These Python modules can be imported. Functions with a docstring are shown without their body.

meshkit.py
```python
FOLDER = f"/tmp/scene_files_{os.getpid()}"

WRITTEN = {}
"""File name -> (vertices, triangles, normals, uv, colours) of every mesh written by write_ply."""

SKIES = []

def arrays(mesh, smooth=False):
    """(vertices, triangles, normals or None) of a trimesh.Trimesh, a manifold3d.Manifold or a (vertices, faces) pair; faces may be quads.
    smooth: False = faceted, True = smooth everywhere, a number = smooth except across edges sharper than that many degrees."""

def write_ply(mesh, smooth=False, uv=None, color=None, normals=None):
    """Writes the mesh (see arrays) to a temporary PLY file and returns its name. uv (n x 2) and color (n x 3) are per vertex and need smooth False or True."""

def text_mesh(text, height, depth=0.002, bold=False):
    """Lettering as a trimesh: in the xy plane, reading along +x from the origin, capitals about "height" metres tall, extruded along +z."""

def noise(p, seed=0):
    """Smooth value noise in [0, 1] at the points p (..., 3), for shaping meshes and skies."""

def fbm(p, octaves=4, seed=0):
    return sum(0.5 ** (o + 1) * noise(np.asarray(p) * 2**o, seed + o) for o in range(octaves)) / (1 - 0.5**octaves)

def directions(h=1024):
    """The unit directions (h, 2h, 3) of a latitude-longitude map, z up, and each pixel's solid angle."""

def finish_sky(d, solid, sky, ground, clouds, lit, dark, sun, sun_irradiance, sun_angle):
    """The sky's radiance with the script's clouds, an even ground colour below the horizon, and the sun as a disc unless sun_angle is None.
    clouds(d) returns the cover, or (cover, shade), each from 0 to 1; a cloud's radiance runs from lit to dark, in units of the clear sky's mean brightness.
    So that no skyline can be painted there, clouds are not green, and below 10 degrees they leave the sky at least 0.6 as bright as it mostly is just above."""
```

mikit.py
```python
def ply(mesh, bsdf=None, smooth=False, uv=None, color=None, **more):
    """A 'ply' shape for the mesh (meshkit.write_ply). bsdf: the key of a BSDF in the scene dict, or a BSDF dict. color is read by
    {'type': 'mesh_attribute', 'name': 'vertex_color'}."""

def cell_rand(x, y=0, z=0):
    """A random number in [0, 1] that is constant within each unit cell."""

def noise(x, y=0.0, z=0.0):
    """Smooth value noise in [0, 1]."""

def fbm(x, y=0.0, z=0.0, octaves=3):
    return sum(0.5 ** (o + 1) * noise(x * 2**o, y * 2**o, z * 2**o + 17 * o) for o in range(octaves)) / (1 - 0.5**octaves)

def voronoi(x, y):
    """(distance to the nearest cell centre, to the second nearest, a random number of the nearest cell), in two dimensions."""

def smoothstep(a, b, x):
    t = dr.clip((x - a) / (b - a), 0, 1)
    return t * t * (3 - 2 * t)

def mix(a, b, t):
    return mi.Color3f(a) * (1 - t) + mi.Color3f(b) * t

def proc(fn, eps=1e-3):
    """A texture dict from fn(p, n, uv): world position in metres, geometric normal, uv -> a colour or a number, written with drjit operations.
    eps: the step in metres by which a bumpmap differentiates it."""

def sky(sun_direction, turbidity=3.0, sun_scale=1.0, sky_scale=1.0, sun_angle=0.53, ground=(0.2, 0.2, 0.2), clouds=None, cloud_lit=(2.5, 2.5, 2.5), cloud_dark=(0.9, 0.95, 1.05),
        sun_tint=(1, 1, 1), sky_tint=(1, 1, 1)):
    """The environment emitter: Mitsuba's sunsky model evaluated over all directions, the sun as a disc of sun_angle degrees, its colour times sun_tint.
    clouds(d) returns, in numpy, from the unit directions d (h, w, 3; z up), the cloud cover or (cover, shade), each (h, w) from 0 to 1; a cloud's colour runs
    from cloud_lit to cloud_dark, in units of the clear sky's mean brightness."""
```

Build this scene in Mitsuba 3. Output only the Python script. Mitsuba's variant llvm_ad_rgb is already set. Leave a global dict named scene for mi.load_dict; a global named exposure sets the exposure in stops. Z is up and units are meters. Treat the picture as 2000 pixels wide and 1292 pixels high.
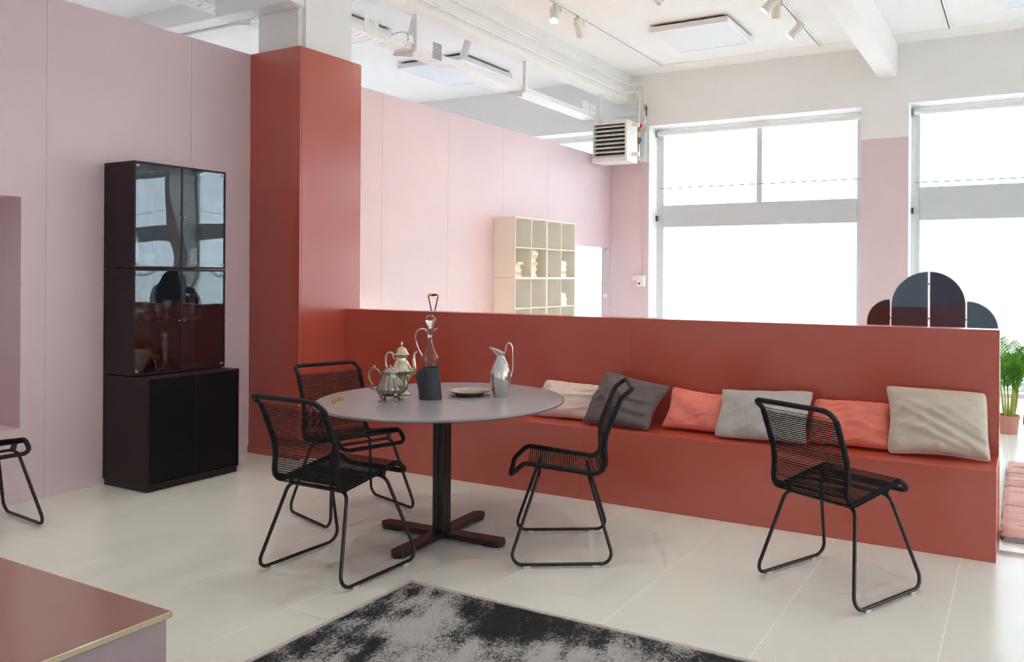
import math, random
import numpy as np
import trimesh
import mitsuba as mi
import drjit as dr
import mikit, meshkit
from mikit import proc, fbm, noise, smoothstep, mix

T = mi.ScalarTransform4f
random.seed(7)
rng = np.random.default_rng(7)
scene, labels = {}, {}

# ------------------------------------------------------------------ camera, sky, exposure
YAW, ROLL, FOC = math.atan(835 / 1573.0), math.atan(23 / 3800.0), 1573.0
_F = np.array([-math.sin(YAW), math.cos(YAW), 0.0])
_R0 = np.array([math.cos(YAW), math.sin(YAW), 0.0])
_U = np.array([0, 0, 1.0]) * math.cos(ROLL) - _R0 * math.sin(ROLL)
EYE = np.array([0, 0, 1.40])
scene['camera'] = {
    'type': 'perspective', 'fov': math.degrees(2 * math.atan(1000 / FOC)), 'fov_axis': 'x',
    'principal_point_offset_x': -165 / 2000.0, 'principal_point_offset_y': 106 / 1292.0,
    'near_clip': 0.05, 'far_clip': 2000.0,
    'to_world': T().look_at(origin=EYE.tolist(), target=(EYE + _F).tolist(), up=_U.tolist()),
}
exposure = -0.06


def overcast(d):
    n = meshkit.fbm(d * 2.2 + 5.0, 3)
    return np.ones(d.shape[:2]), 0.35 * n


scene['sky'] = mikit.sky((0.4, 0.5, 0.75), turbidity=5, sun_scale=0.0, sky_scale=24.0, ground=(0.35, 0.36, 0.37),
                         clouds=overcast, cloud_lit=(1.50, 1.62, 1.74), cloud_dark=(1.13, 1.24, 1.36))
SPOT_RADIANCE = 40.0
SPOT_INTENSITY = 3.5
LANTERN_RADIANCE = 520.0


# ------------------------------------------------------------------ materials
def srgb(r, g, b):
    c = np.array([r, g, b], float) / 255
    c = np.where(c <= 0.04045, c / 12.92, ((c + 0.055) / 1.055) ** 2.4)
    return {'type': 'rgb', 'value': [float(x) for x in c]}


def lin(r, g, b):
    return mi.Color3f(*srgb(r, g, b)['value'])


def pbr(name, col, rough=0.5, spec=0.4, metallic=0.0, two=True, bump=None, **kw):
    b = {'type': 'principled', 'base_color': col, 'roughness': rough, 'specular': spec, 'metallic': metallic, **kw}
    if bump:
        b = {'type': 'bumpmap', 'arbitrary': bump[0], 'scale': bump[1], 'bsdf': b}
    scene[name] = {'type': 'twosided', 'bsdf': b} if two else b
    return name


def soft(base, amt, fx, fy, fz):
    c = lin(*base)
    return proc(lambda p, n, uv: c * (1 - amt + 2 * amt * fbm(p.x * fx, p.y * fy, p.z * fz, 3)))


pbr('mat_pink', soft((220, 197, 201), 0.025, 1.5, 1.5, 1.5), 0.40, 0.4)
pbr('mat_red', soft((170, 76, 60), 0.03, 2.0, 2.0, 2.0), 0.22, 0.9)
pbr('mat_white', soft((238, 237, 234), 0.012, 1.2, 1.2, 1.2), 0.6, 0.3)
pbr('mat_ceiling', soft((240, 239, 236), 0.015, 1.0, 1.0, 1.0), 0.7, 0.2)
pbr('mat_white_metal', srgb(236, 236, 235), 0.4, 0.4)
pbr('mat_cream_metal', srgb(233, 230, 222), 0.45, 0.4)
pbr('mat_floor', proc(lambda p, n, uv: lin(222, 225, 218) * (0.96 + 0.08 * fbm(p.x * 0.9, p.y * 0.5, 0.0, 3))
                      * (1 - 0.05 * smoothstep(0.62, 0.8, fbm(p.x * 3 + 9, p.y * 1.2, 3.0, 3)))), 0.22, 0.45)
pbr('mat_floor_seam', srgb(250, 251, 249), 0.3, 0.4)
pbr('mat_black', srgb(24, 23, 25), 0.38, 0.4)
pbr('mat_rope', srgb(22, 22, 24), 0.6, 0.3)
pbr('mat_tube', srgb(18, 18, 20), 0.3, 0.5)
pbr('mat_cabinet', srgb(36, 22, 24), 0.42, 0.25)
pbr('mat_cabinet_front', srgb(13, 14, 14), 0.5, 0.15)
pbr('mat_table_top', srgb(122, 119, 123), 0.31, 1.0, clearcoat=1.0, clearcoat_gloss=0.35)
pbr('mat_table_leg', srgb(38, 25, 26), 0.4, 0.4)
pbr('mat_grey_metal', srgb(150, 154, 158), 0.35, 0.5, 0.6)
pbr('mat_dark_slot', srgb(52, 50, 48), 0.6, 0.2)
pbr('mat_dark_steel', srgb(70, 72, 75), 0.4, 0.4, 0.5)
pbr('mat_brass', srgb(205, 168, 96), 0.25, 0.5, 1.0)
pbr('mat_valve', srgb(188, 158, 118), 0.4, 0.5, 0.3)
pbr('mat_red_handle', srgb(190, 60, 55), 0.4)
pbr('mat_blue_handle', srgb(70, 150, 215), 0.4)
pbr('mat_shelf', srgb(236, 232, 222), 0.5, 0.3)
pbr('mat_pewter', proc(lambda p, n, uv: lin(170, 162, 148) * (0.66 + 0.5 * fbm(p.x * 60, p.y * 60, p.z * 60, 3))), 0.24, 0.5, 1.0)
pbr('mat_silver', proc(lambda p, n, uv: lin(226, 212, 186) * (0.85 + 0.25 * fbm(p.x * 50, p.y * 50, p.z * 50, 2))), 0.13, 0.5, 1.0)
pbr('mat_plate', proc(lambda p, n, uv: lin(176, 166, 150) * (0.75 + 0.45 * fbm(p.x * 70, p.y * 70, p.z * 70, 3))), 0.33, 0.5, 1.0)
pbr('mat_chrome', srgb(238, 236, 232), 0.04, 0.5, 1.0)
pbr('mat_mug', srgb(56, 58, 66), 0.55, 0.3)
scene['mat_glass'] = {'type': 'dielectric', 'int_ior': 1.5, 'ext_ior': 1.0}
scene['mat_slab_glass'] = {'type': 'dielectric', 'int_ior': 1.5, 'ext_ior': 1.0,
                           'specular_transmittance': {'type': 'rgb', 'value': [0.9, 0.92, 0.84]}}
scene['mat_pane'] = {'type': 'thindielectric', 'int_ior': 1.5}
scene['mat_door_glass'] = {'type': 'thindielectric', 'int_ior': 1.68, 'specular_reflectance': {'type': 'rgb', 'value': [0.84, 0.96, 1.0]}}
scene['mat_sheer'] = {'type': 'thindielectric', 'int_ior': 1.08, 'specular_transmittance': {'type': 'rgb', 'value': [0.84, 0.86, 0.88]}}
pbr('mat_plinth', srgb(90, 80, 90), 0.5, 0.3)
pbr('mat_glass_paint', soft((146, 112, 106), 0.04, 3, 3, 3), 0.12, 0.5)
pbr('mat_glass_edge', srgb(196, 180, 150), 0.1, 0.6)
pbr('mat_mauve', srgb(170, 150, 152), 0.5, 0.3, bump=(proc(lambda p, n, uv: noise(p.x * 900, p.y * 900, p.z * 900), 5e-4), 0.0002))
pbr('mat_diffuser', srgb(226, 231, 235), 0.5, 0.3)
pbr('mat_mirror', srgb(92, 100, 112), 0.03, 0.5, 1.0)
pbr('mat_mirror_edge', srgb(215, 225, 230), 0.2, 0.5, 0.6)
pbr('mat_pot', srgb(190, 130, 118), 0.5, 0.3)
pbr('mat_soil', srgb(70, 56, 46), 0.9, 0.1)
pbr('mat_stem', srgb(160, 170, 80), 0.5, 0.3)
pbr('mat_pavement', srgb(206, 206, 204), 0.8, 0.2)
pbr('mat_far_building', srgb(240, 243, 247), 0.8, 0.1)
pbr('mat_far_dark', srgb(226, 233, 242), 0.8, 0.1)
scene['mat_leaf'] = {'type': 'principledthin', 'base_color': proc(lambda p, n, uv: mix(lin(70, 128, 50), lin(120, 170, 70), fbm(p.x * 14, p.y * 14, p.z * 14, 2))),
                     'roughness': 0.45, 'diff_trans': 0.8, 'spec_trans': 0.0}
pbr('mat_page', srgb(240, 226, 198), 0.8, 0.2)
pbr('mat_page_white', srgb(243, 240, 232), 0.8, 0.2)
pbr('mat_page_tan', srgb(226, 196, 158), 0.8, 0.2)


def fabric(name, base, fine=0.10, weave=None, fold=0.0):
    c = lin(*base)

    def f(p, n, uv):
        v = 1 - fine + 2 * fine * noise(p.x * 700, p.y * 700, p.z * 700)
        if weave:
            v = v * (0.90 + 0.2 * noise(p.x * 420, p.y * 60, p.z * 26)) * (0.93 + 0.14 * noise(p.x * 40, p.y * 60, p.z * 500))
        v = v * (1 - 0.12 + 0.24 * fbm(p.x * 16, p.y * 16, p.z * 16, 3))
        return c * v
    return pbr(name, proc(f), 0.85, 0.15, sheen=0.6,
               bump=(proc(lambda p, n, uv: noise(p.x * 600, p.y * 600, p.z * 600), 5e-4), 0.0004))


fabric('mat_cush_pink', (236, 214, 206))
fabric('mat_cush_dark', (108, 98, 98))
fabric('mat_cush_coral', (238, 136, 124))
fabric('mat_cush_coral2', (230, 130, 114))
fabric('mat_cush_grey', (182, 178, 174), 0.06, True)
fabric('mat_cush_beige', (202, 190, 176))


def rug_col(p, n, uv):
    big = fbm(p.x * 2.2 + 0.6 * p.y + 7.3, p.y * 3.6 - 0.8 * p.x + 1.0, 0.3, 4)
    str_ = fbm(p.x * 16.0 + 5.0 * p.y, p.y * 7.0, 1.7, 4)
    fine = noise(p.x * 330, p.y * 330) * .6 + noise(p.x * 120, p.y * 120, 3.0) * .4
    edge = smoothstep(0.045, 0.025, dr.minimum(p.x + 2.475, 2.862 - p.y))
    rim = smoothstep(0.42, 0.10, dr.minimum(p.x + 2.475, 2.862 - p.y)) * .075
    m = smoothstep(0.42, 0.60, big * 0.58 + str_ * 0.42 + 0.26 * (fine - 0.5) - rim)
    c = mix(lin(28, 29, 32), lin(160, 160, 161), m)
    c = mix(c, lin(178, 174, 172), edge)
    return c * (0.70 + 0.6 * noise(p.x * 430, p.y * 430, 4.0))


pbr('mat_rug', proc(rug_col), 0.7, 0.25, sheen=0.5,
    bump=(proc(lambda p, n, uv: noise(p.x * 480, p.y * 480), 5e-4), 0.0012))
pbr('mat_rug_pink', proc(lambda p, n, uv: mix(lin(226, 186, 178), lin(178, 140, 136), smoothstep(0.55, 0.75, fbm(p.x * 5, p.y * 26, 0.0, 4)))
                         * (0.85 + 0.3 * noise(p.x * 300, p.y * 300))), 0.85, 0.1)
pbr('mat_rug_grey', proc(lambda p, n, uv: lin(150, 152, 158) * (0.5 + noise(p.x * 260, p.y * 260, p.z * 260))), 0.9, 0.1)


def far_wall_col(p, n, uv):
    top = dr.select(p.x < -4.7, 3.055, 3.155)
    pink = (p.z < top) & (p.y < 10.602)
    return dr.select(pink, lin(220, 197, 201), lin(238, 237, 235)) * (0.985 + 0.03 * fbm(p.x, p.y, p.z, 3))


pbr('mat_far_wall', proc(far_wall_col), 0.6, 0.3)


# ------------------------------------------------------------------ mesh helpers
def box(x0, x1, y0, y1, z0, z1, b=0.0):
    x0, x1, y0, y1, z0, z1 = min(x0, x1), max(x0, x1), min(y0, y1), max(y0, y1), min(z0, z1), max(z0, z1)
    if b <= 0:
        m = trimesh.creation.box((x1 - x0, y1 - y0, z1 - z0))
        m.apply_translation(((x0 + x1) / 2, (y0 + y1) / 2, (z0 + z1) / 2))
        return m
    h = np.array([x1 - x0, y1 - y0, z1 - z0]) / 2
    c = np.array([x0 + x1, y0 + y1, z0 + z1]) / 2
    pts = []
    for s in np.ndindex(2, 2, 2):
        s = np.array(s) * 2 - 1
        for k in range(3):
            q = h - b
            q[k] = h[k]
            pts.append(c + s * q)
    return trimesh.convex.convex_hull(np.array(pts))


def cat(*ms):
    ms = [m for g in ms for m in (g if isinstance(g, (list, tuple)) else [g])]
    return trimesh.util.concatenate(ms)


def grid_faces(n, m, closed_n=False, closed_m=False):
    f = []
    for i in range(n if closed_n else n - 1):
        for j in range(m if closed_m else m - 1):
            a, b = i * m + j, ((i + 1) % n) * m + j
            c, d = ((i + 1) % n) * m + (j + 1) % m, i * m + (j + 1) % m
            f += [[a, b, c], [a, c, d]]
    return np.array(f)


def lathe(profile, n=40, fn=None, center=(0, 0, 0)):
    """profile: (r, z) list from the bottom outside up; r = 0 ends close it. fn(theta, r, z) -> radius."""
    p = np.array(profile, float)
    th = np.arange(n) * 2 * np.pi / n
    r, z = p[:, 0][:, None] * np.ones(n), p[:, 1][:, None] * np.ones(n)
    if fn is not None:
        r = fn(th[None, :] * np.ones_like(r), r, z)
    v = np.stack([r * np.cos(th), r * np.sin(th), z], -1).reshape(-1, 3) + np.array(center)
    f = grid_faces(len(p), n, False, True)[:, ::-1]
    m = trimesh.Trimesh(v, f, process=False)
    m.merge_vertices()
    m.update_faces(m.nondegenerate_faces())
    return m


def fillet(pts, radii, closed=False, n=6):
    pts = [np.array(p, float) for p in pts]
    N = len(pts)
    radii = [radii] * N if np.isscalar(radii) else radii
    out = []
    for i, p in enumerate(pts):
        if not closed and i in (0, N - 1) or radii[i] <= 0:
            out.append(p)
            continue
        a, c = pts[i - 1], pts[(i + 1) % N]
        u, v = (a - p), (c - p)
        lu, lv = np.linalg.norm(u), np.linalg.norm(v)
        u, v = u / lu, v / lv
        ang = math.acos(np.clip(u @ v, -1, 1))
        if ang > math.pi - 1e-3:
            out.append(p)
            continue
        d = min(radii[i] / math.tan(ang / 2), 0.48 * lu, 0.48 * lv)
        r = d * math.tan(ang / 2)
        bis = (u + v) / np.linalg.norm(u + v)
        ctr = p + bis * (r / math.sin(ang / 2))
        s, e = p + u * d - ctr, p + v * d - ctr
        w = math.acos(np.clip(s @ e / (r * r), -1, 1))
        for t in np.linspace(0, 1, n):
            out.append(ctr + (math.sin((1 - t) * w) * s + math.sin(t * w) * e) / math.sin(w))
    return np.array(out)


def tube(pts, r, sides=10, closed=False, flat=None, caps=True, up=None):
    """sweep a circle (or an ellipse r x flat, second axis along 'up') along a polyline."""
    p = np.array(pts, float)
    n = len(p)
    t = (np.roll(p, -1, 0) - np.roll(p, 1, 0)) if closed else np.gradient(p, axis=0)
    t /= np.linalg.norm(t, axis=1, keepdims=True) + 1e-12
    a = np.cross(t[0], up if up is not None else ([0, 0, 1] if abs(t[0][2]) < 0.9 else [1, 0, 0]))
    a /= np.linalg.norm(a)
    A = [a]
    for i in range(1, n):
        if up is not None:
            a = np.cross(t[i], up)
            if np.linalg.norm(a) < 1e-3:
                a = A[-1]
        else:
            a = A[-1] - t[i] * (A[-1] @ t[i])
        A.append(a / np.linalg.norm(a))
    A = np.array(A)
    B = np.cross(t, A)
    if closed and up is None:
        a_end = A[-1] - t[0] * (A[-1] @ t[0])
        tw = math.atan2(np.cross(a_end, A[0]) @ t[0], a_end @ A[0])
        ph = np.linspace(0, tw, n, endpoint=False)[:, None]
        A, B = A * np.cos(ph) + B * np.sin(ph), B * np.cos(ph) - A * np.sin(ph)
    r = np.broadcast_to(np.asarray(r, float), (n,))
    q = r if flat is None else np.broadcast_to(np.asarray(flat, float), (n,))
    th = np.arange(sides) * 2 * np.pi / sides
    v = p[:, None] + (r[:, None] * np.cos(th))[..., None] * A[:, None] + (q[:, None] * np.sin(th))[..., None] * B[:, None]
    f = grid_faces(n, sides, closed, True)
    v = v.reshape(-1, 3)
    if not closed and caps:
        k = len(v)
        v = np.vstack([v, p[0], p[-1]])
        j = np.arange(sides)
        f = np.vstack([f, np.stack([j * 0 + k, j, (j + 1) % sides], 1), np.stack([j * 0 + k + 1, (n - 1) * sides + (j + 1) % sides, (n - 1) * sides + j], 1)])
    return trimesh.Trimesh(v, f, process=False)


def spline(pts, n=24):
    from scipy.interpolate import CubicSpline
    p = np.array(pts, float)
    s = np.r_[0, np.cumsum(np.linalg.norm(np.diff(p, axis=0), axis=1))]
    return CubicSpline(s, p)(np.linspace(0, s[-1], n))


def rod(a, b, r, sides=16):
    return tube([a, b], r, sides)


def extrude(poly, h):
    return trimesh.creation.extrude_polygon(poly, h, engine='earcut')


# ------------------------------------------------------------------ naming
def numbered(name):
    taken = lambda k: k in scene or k in labels or any(s.startswith(k + '__') for s in scene)
    if not taken(name):
        return name
    i = 1
    while taken(f'{name}_{i:03d}'):
        i += 1
    return f'{name}_{i:03d}'


def thing(name, label, category, group=None):
    k = numbered(name)
    labels[k] = {'label': label, 'category': category}
    if group:
        labels[k]['group'] = group
    return k


def part(parent, name, mesh, mat, smooth=35, label=None, kind=None, to_world=None, **more):
    k = numbered(f'{parent}__{name}') if parent else numbered(name)
    d = mikit.ply(mesh, mat, smooth, **more) if not isinstance(mesh, dict) else dict(mesh)
    if to_world is not None:
        d['to_world'] = to_world
    scene[k] = d
    if label or kind:
        labels.setdefault(k, {})
        if label:
            labels[k]['label'] = label
        if kind:
            labels[k]['kind'] = kind
    return k


def whole(name, label, category, mesh, mat, smooth=35, group=None, **kw):
    k = numbered(name)
    d = mikit.ply(mesh, mat, smooth, **kw) if not isinstance(mesh, dict) else dict(mesh)
    scene[k] = d
    labels[k] = {'label': label, 'category': category}
    if group:
        labels[k]['group'] = group
    return k


def struct(name, mesh, mat, label, smooth=35, category='wall'):
    scene[name] = mikit.ply(mesh, mat, smooth)
    labels[name] = {'label': label, 'category': category, 'kind': 'structure'}
    return name


def struct_root(name, label, category='wall'):
    labels[name] = {'label': label, 'category': category, 'kind': 'structure'}
    return name


# ================================================================== STRUCTURE
XW, YF, ZC, ZP = -5.40, 10.60, 4.317, 3.136           # pink partition, window wall, ceiling, partition top
XL, XR, YN = -12.0, 9.0, -5.5                         # far ends of the hall
# floor: painted boards 61.5 cm wide on a base slab
fl = struct('floor', box(XL, XR, YN, YF + 0.1, -0.12, -0.0006), 'mat_floor_seam', 'pale grey-green painted board floor', category='floor')
pw = 0.6135
x = -5.18
edges_x = [XW + 0.002] + [x + pw * k for k in range(0, 12)]
for i in range(len(edges_x) - 1):
    offs = [0.0, 1.3, 0.6, 1.9][i % 4]
    ys = [-1.2] + [v for v in np.arange(-1.2 - offs + 2.44, 4.6, 2.44) if v > -1.0] + [4.608]
    for y0, y1 in zip(ys[:-1], ys[1:]):
        part(fl, 'board', box(edges_x[i] + 0.0018, edges_x[i + 1] - 0.0018, y0 + 0.0006, y1 - 0.0006, -0.0006, 0.0, 0.0002), 'mat_floor', False)
struct('floor_platform', cat(box(-0.108, XR - 0.01, 4.612, YF, -0.005, 0.015, 0.002), box(XW + 0.002, -0.11, 4.968, YF, -0.005, 0.015, 0.002)),
       'mat_floor', 'slightly raised pale floor beyond the red bench', False, 'floor')

# pink partition built from one-metre boards, with a niche and an opening at the window end
wl = struct_root('wall_left', 'tall matte pink partition wall of joined boards')
seams = [-4.2, -3.2, -2.2, -1.2, -0.17, 0.83, 1.83, 2.831, 3.822, 4.82, 5.81, 6.805, 7.824, 8.82, 9.80, YF - 0.004]


def wall_piece(y0, y1, holes):
    """one board of the partition as boxes around the holes (y0, y1, z0, z1)."""
    hs = [(max(a, y0), min(b, y1), c, d) for a, b, c, d in holes if a < y1 and b > y0]
    if not hs:
        return box(XW - 0.12, XW, y0, y1, 0, ZP, 0.0012)
    a, b, c, d = hs[0]
    out = []
    if a > y0 + 1e-4:
        out.append(box(XW - 0.12, XW, y0, a, 0, ZP))
    if b < y1 - 1e-4:
        out.append(box(XW - 0.12, XW, b, y1, 0, ZP))
    if c > 0.01:
        out.append(box(XW - 0.12, XW, a, b, 0, c))
    out.append(box(XW - 0.12, XW, a, b, d, ZP))
    return cat(out)


NICHE = (1.2, 2.69, 0.455, 1.865)
OPEN = (9.12, 10.592, 0.0, 1.825)
for y0, y1 in zip(seams[:-1], seams[1:]):
    part(wl, 'board', wall_piece(y0 + 0.0007, y1 - 0.0007, [NICHE, OPEN]), 'mat_pink', False)
a, b, c, d = NICHE
part(wl, 'niche', cat(box(XW - 0.62, XW - 0.60, a - .02, b + .02, c - .02, d + .02), box(XW - 0.62, XW - .119, b, b + .02, c - .02, d + .02), box(XW - 0.62, XW - .119, a - .02, a, c - .02, d + .02),
                      box(XW - 0.62, XW - .119, a, b, c - .02, c), box(XW - 0.62, XW - .119, a, b, d, d + .02)), 'mat_pink', False, 'recessed pink niche in the wall')

# red pillar casing, white column above it
pil = struct('pillar', cat(box(XW + 0.001, -4.848, 4.33, 4.350, 0, ZP, 0.0015), box(-4.868, -4.848, 4.351, 4.965, 0, ZP, 0.0015), box(XW + 0.001, -4.869, 4.945, 4.965, 0, ZP),
                           box(XW + 0.001, XW + 0.02, 4.351, 4.944, 0, ZP)), 'mat_red', 'tall terracotta red pillar casing', False, 'pillar')
struct('trim_1', box(XW + 0.002, -4.835, 4.318, 4.330, 0, 0.052, 0.002), 'mat_red', 'terracotta red skirting at the foot of the pillar', False, 'trim')
struct('column', cat(box(-5.37, -4.925, 4.38, 4.90, 0.0, ZC), box(-4.925, -4.895, 4.425, 4.90, 0.0, ZC)), 'mat_white', 'white concrete column rising behind the red pillar', False, 'column')

# window wall
WINS = [(-12.0 + 0.36, -9.25), (-8.48, -5.54), (-4.78, -1.836), (-1.268, 1.676), (2.30, 5.12), (5.46, 8.40)]
ZH, ZS, YO = 3.572, 0.06, 11.02
segs, prev = [], XL
for a, b in WINS:
    segs.append(box(prev, a, YF, YO, 0, ZC))
    segs.append(box(a, b, YF, YO, ZH, ZC))
    segs.append(box(a, b, YF, YO, -0.1, ZS))
    prev = b
segs.append(box(prev, XR, YF, YO, 0, ZC))
struct('wall_far', cat(segs), 'mat_far_wall', 'white window wall with pink painted lower piers', False)
WR_ = [(-1.4, 1.5), (2.0, 4.9), (5.4, 8.3)]          # unseen right-hand wall windows, along y, placed to light pillar and partition
WB_ = []

WL_ = [(-1.0, 1.9)]          # unseen bay window, along y, placed to light the ceiling beyond the partition


def wall_with_windows(lo, hi, wins, mk):
    out, prev = [], lo
    for a, b in wins:
        out += [mk(prev, a, -.1, ZC + .2), mk(a, b, ZH, ZC + .2), mk(a, b, -.1, .5)]
        prev = b
    return cat(out + [mk(prev, hi, -.1, ZC + .2)])


struct('wall_bay', wall_with_windows(YN, YO, WL_, lambda a, b, c, d: box(XL - .2, XL, a, b, c, d)), 'mat_white', 'white end wall beyond the partition with an unseen window placed for light', False)
struct('wall_right', wall_with_windows(YN, YO, WR_, lambda a, b, c, d: box(XR, XR + .2, a, b, c, d)), 'mat_white', 'white side wall of the hall with unseen windows placed for light', False)
struct('wall_near', wall_with_windows(XL, XR, WB_, lambda a, b, c, d: box(a, b, YN - .2, YN, c, d)), 'mat_white', 'white rear wall of the hall with windows', False)
for i, (a, b) in enumerate(WR_ + WB_ + WL_):
    w = struct_root(f'window_{i + 7}', ['unseen window of the right-hand side wall, placed to light the pillar and partition', 'unseen window of the end wall, placed to light the ceiling beyond the partition'][int(i > 2)], 'window')
    k = (lambda a, b, c, d, t0, t1: box(XR + .08 + t0, XR + .08 + t1, a, b, c, d)) if i < 3 else (lambda a, b, c, d, t0, t1: box(XL - .08 - t1, XL - .08 - t0, a, b, c, d)) if i > 2 else (lambda a, b, c, d, t0, t1: box(a, b, YN - .08 - t1, YN - .08 - t0, c, d))
    m_ = (a + b) / 2
    part(w, 'frame', cat(k(a, a + .08, .5, ZH, 0, .06), k(b - .08, b, .5, ZH, 0, .06), k(m_ - .04, m_ + .04, .58, ZH - .08, 0, .06), k(a + .08, b - .08, .5, .58, 0, .06), k(a + .08, b - .08, ZH - .08, ZH, 0, .06), k(a + .08, b - .08, 2.1, 2.2, .005, .055)), 'mat_white_metal', False)
    v = np.array([[a, .5], [b, .5], [b, ZH], [a, ZH]])
    v = np.stack([v[:, 0] * 0 + XR + .11, v[:, 0], v[:, 1]], 1) if i < 3 else np.stack([v[:, 0] * 0 + XL - .11, v[:, 0], v[:, 1]], 1) if i > 2 else np.stack([v[:, 0], v[:, 0] * 0 + YN - .11, v[:, 1]], 1)
    part(w, 'pane', (v, np.array([[0, 1, 2], [0, 2, 3]])), 'mat_pane', False)

struct('ceiling', box(XL, XR, YN, YO, ZC, ZC + 0.2), 'mat_ceiling', 'white painted ceiling', False, 'ceiling')
part('ceiling', 'trim', box(-5.0, XR, 10.205, 10.213, ZC - 0.004, ZC + .001), 'mat_white_metal', False)
beams = [(-5.286, -5.061), (-1.635, -1.405), (1.88, 2.11), (5.41, 5.64)]
for i, (a, b) in enumerate(beams):
    struct(f'beam_{i + 1}', box(a, b, YN, YF, 3.92, ZC, 0.004), 'mat_white',
           ['white ceiling beam above the pink partition carrying two pipes', 'white ceiling beam right of the square light panel', 'white ceiling beam outside the view', 'white ceiling beam at the far right'][i], False, 'beam')
struct('beam_5', box(XL, -5.29, 5.60, 5.80, 4.10, ZC, 0.003), 'mat_white', 'white cross beam beyond the partition, nearer one', False, 'beam')
struct('beam_6', box(XL, -5.29, 5.815, 6.04, 4.075, ZC, 0.003), 'mat_white', 'white cross beam beyond the partition, farther one', False, 'beam')

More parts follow.
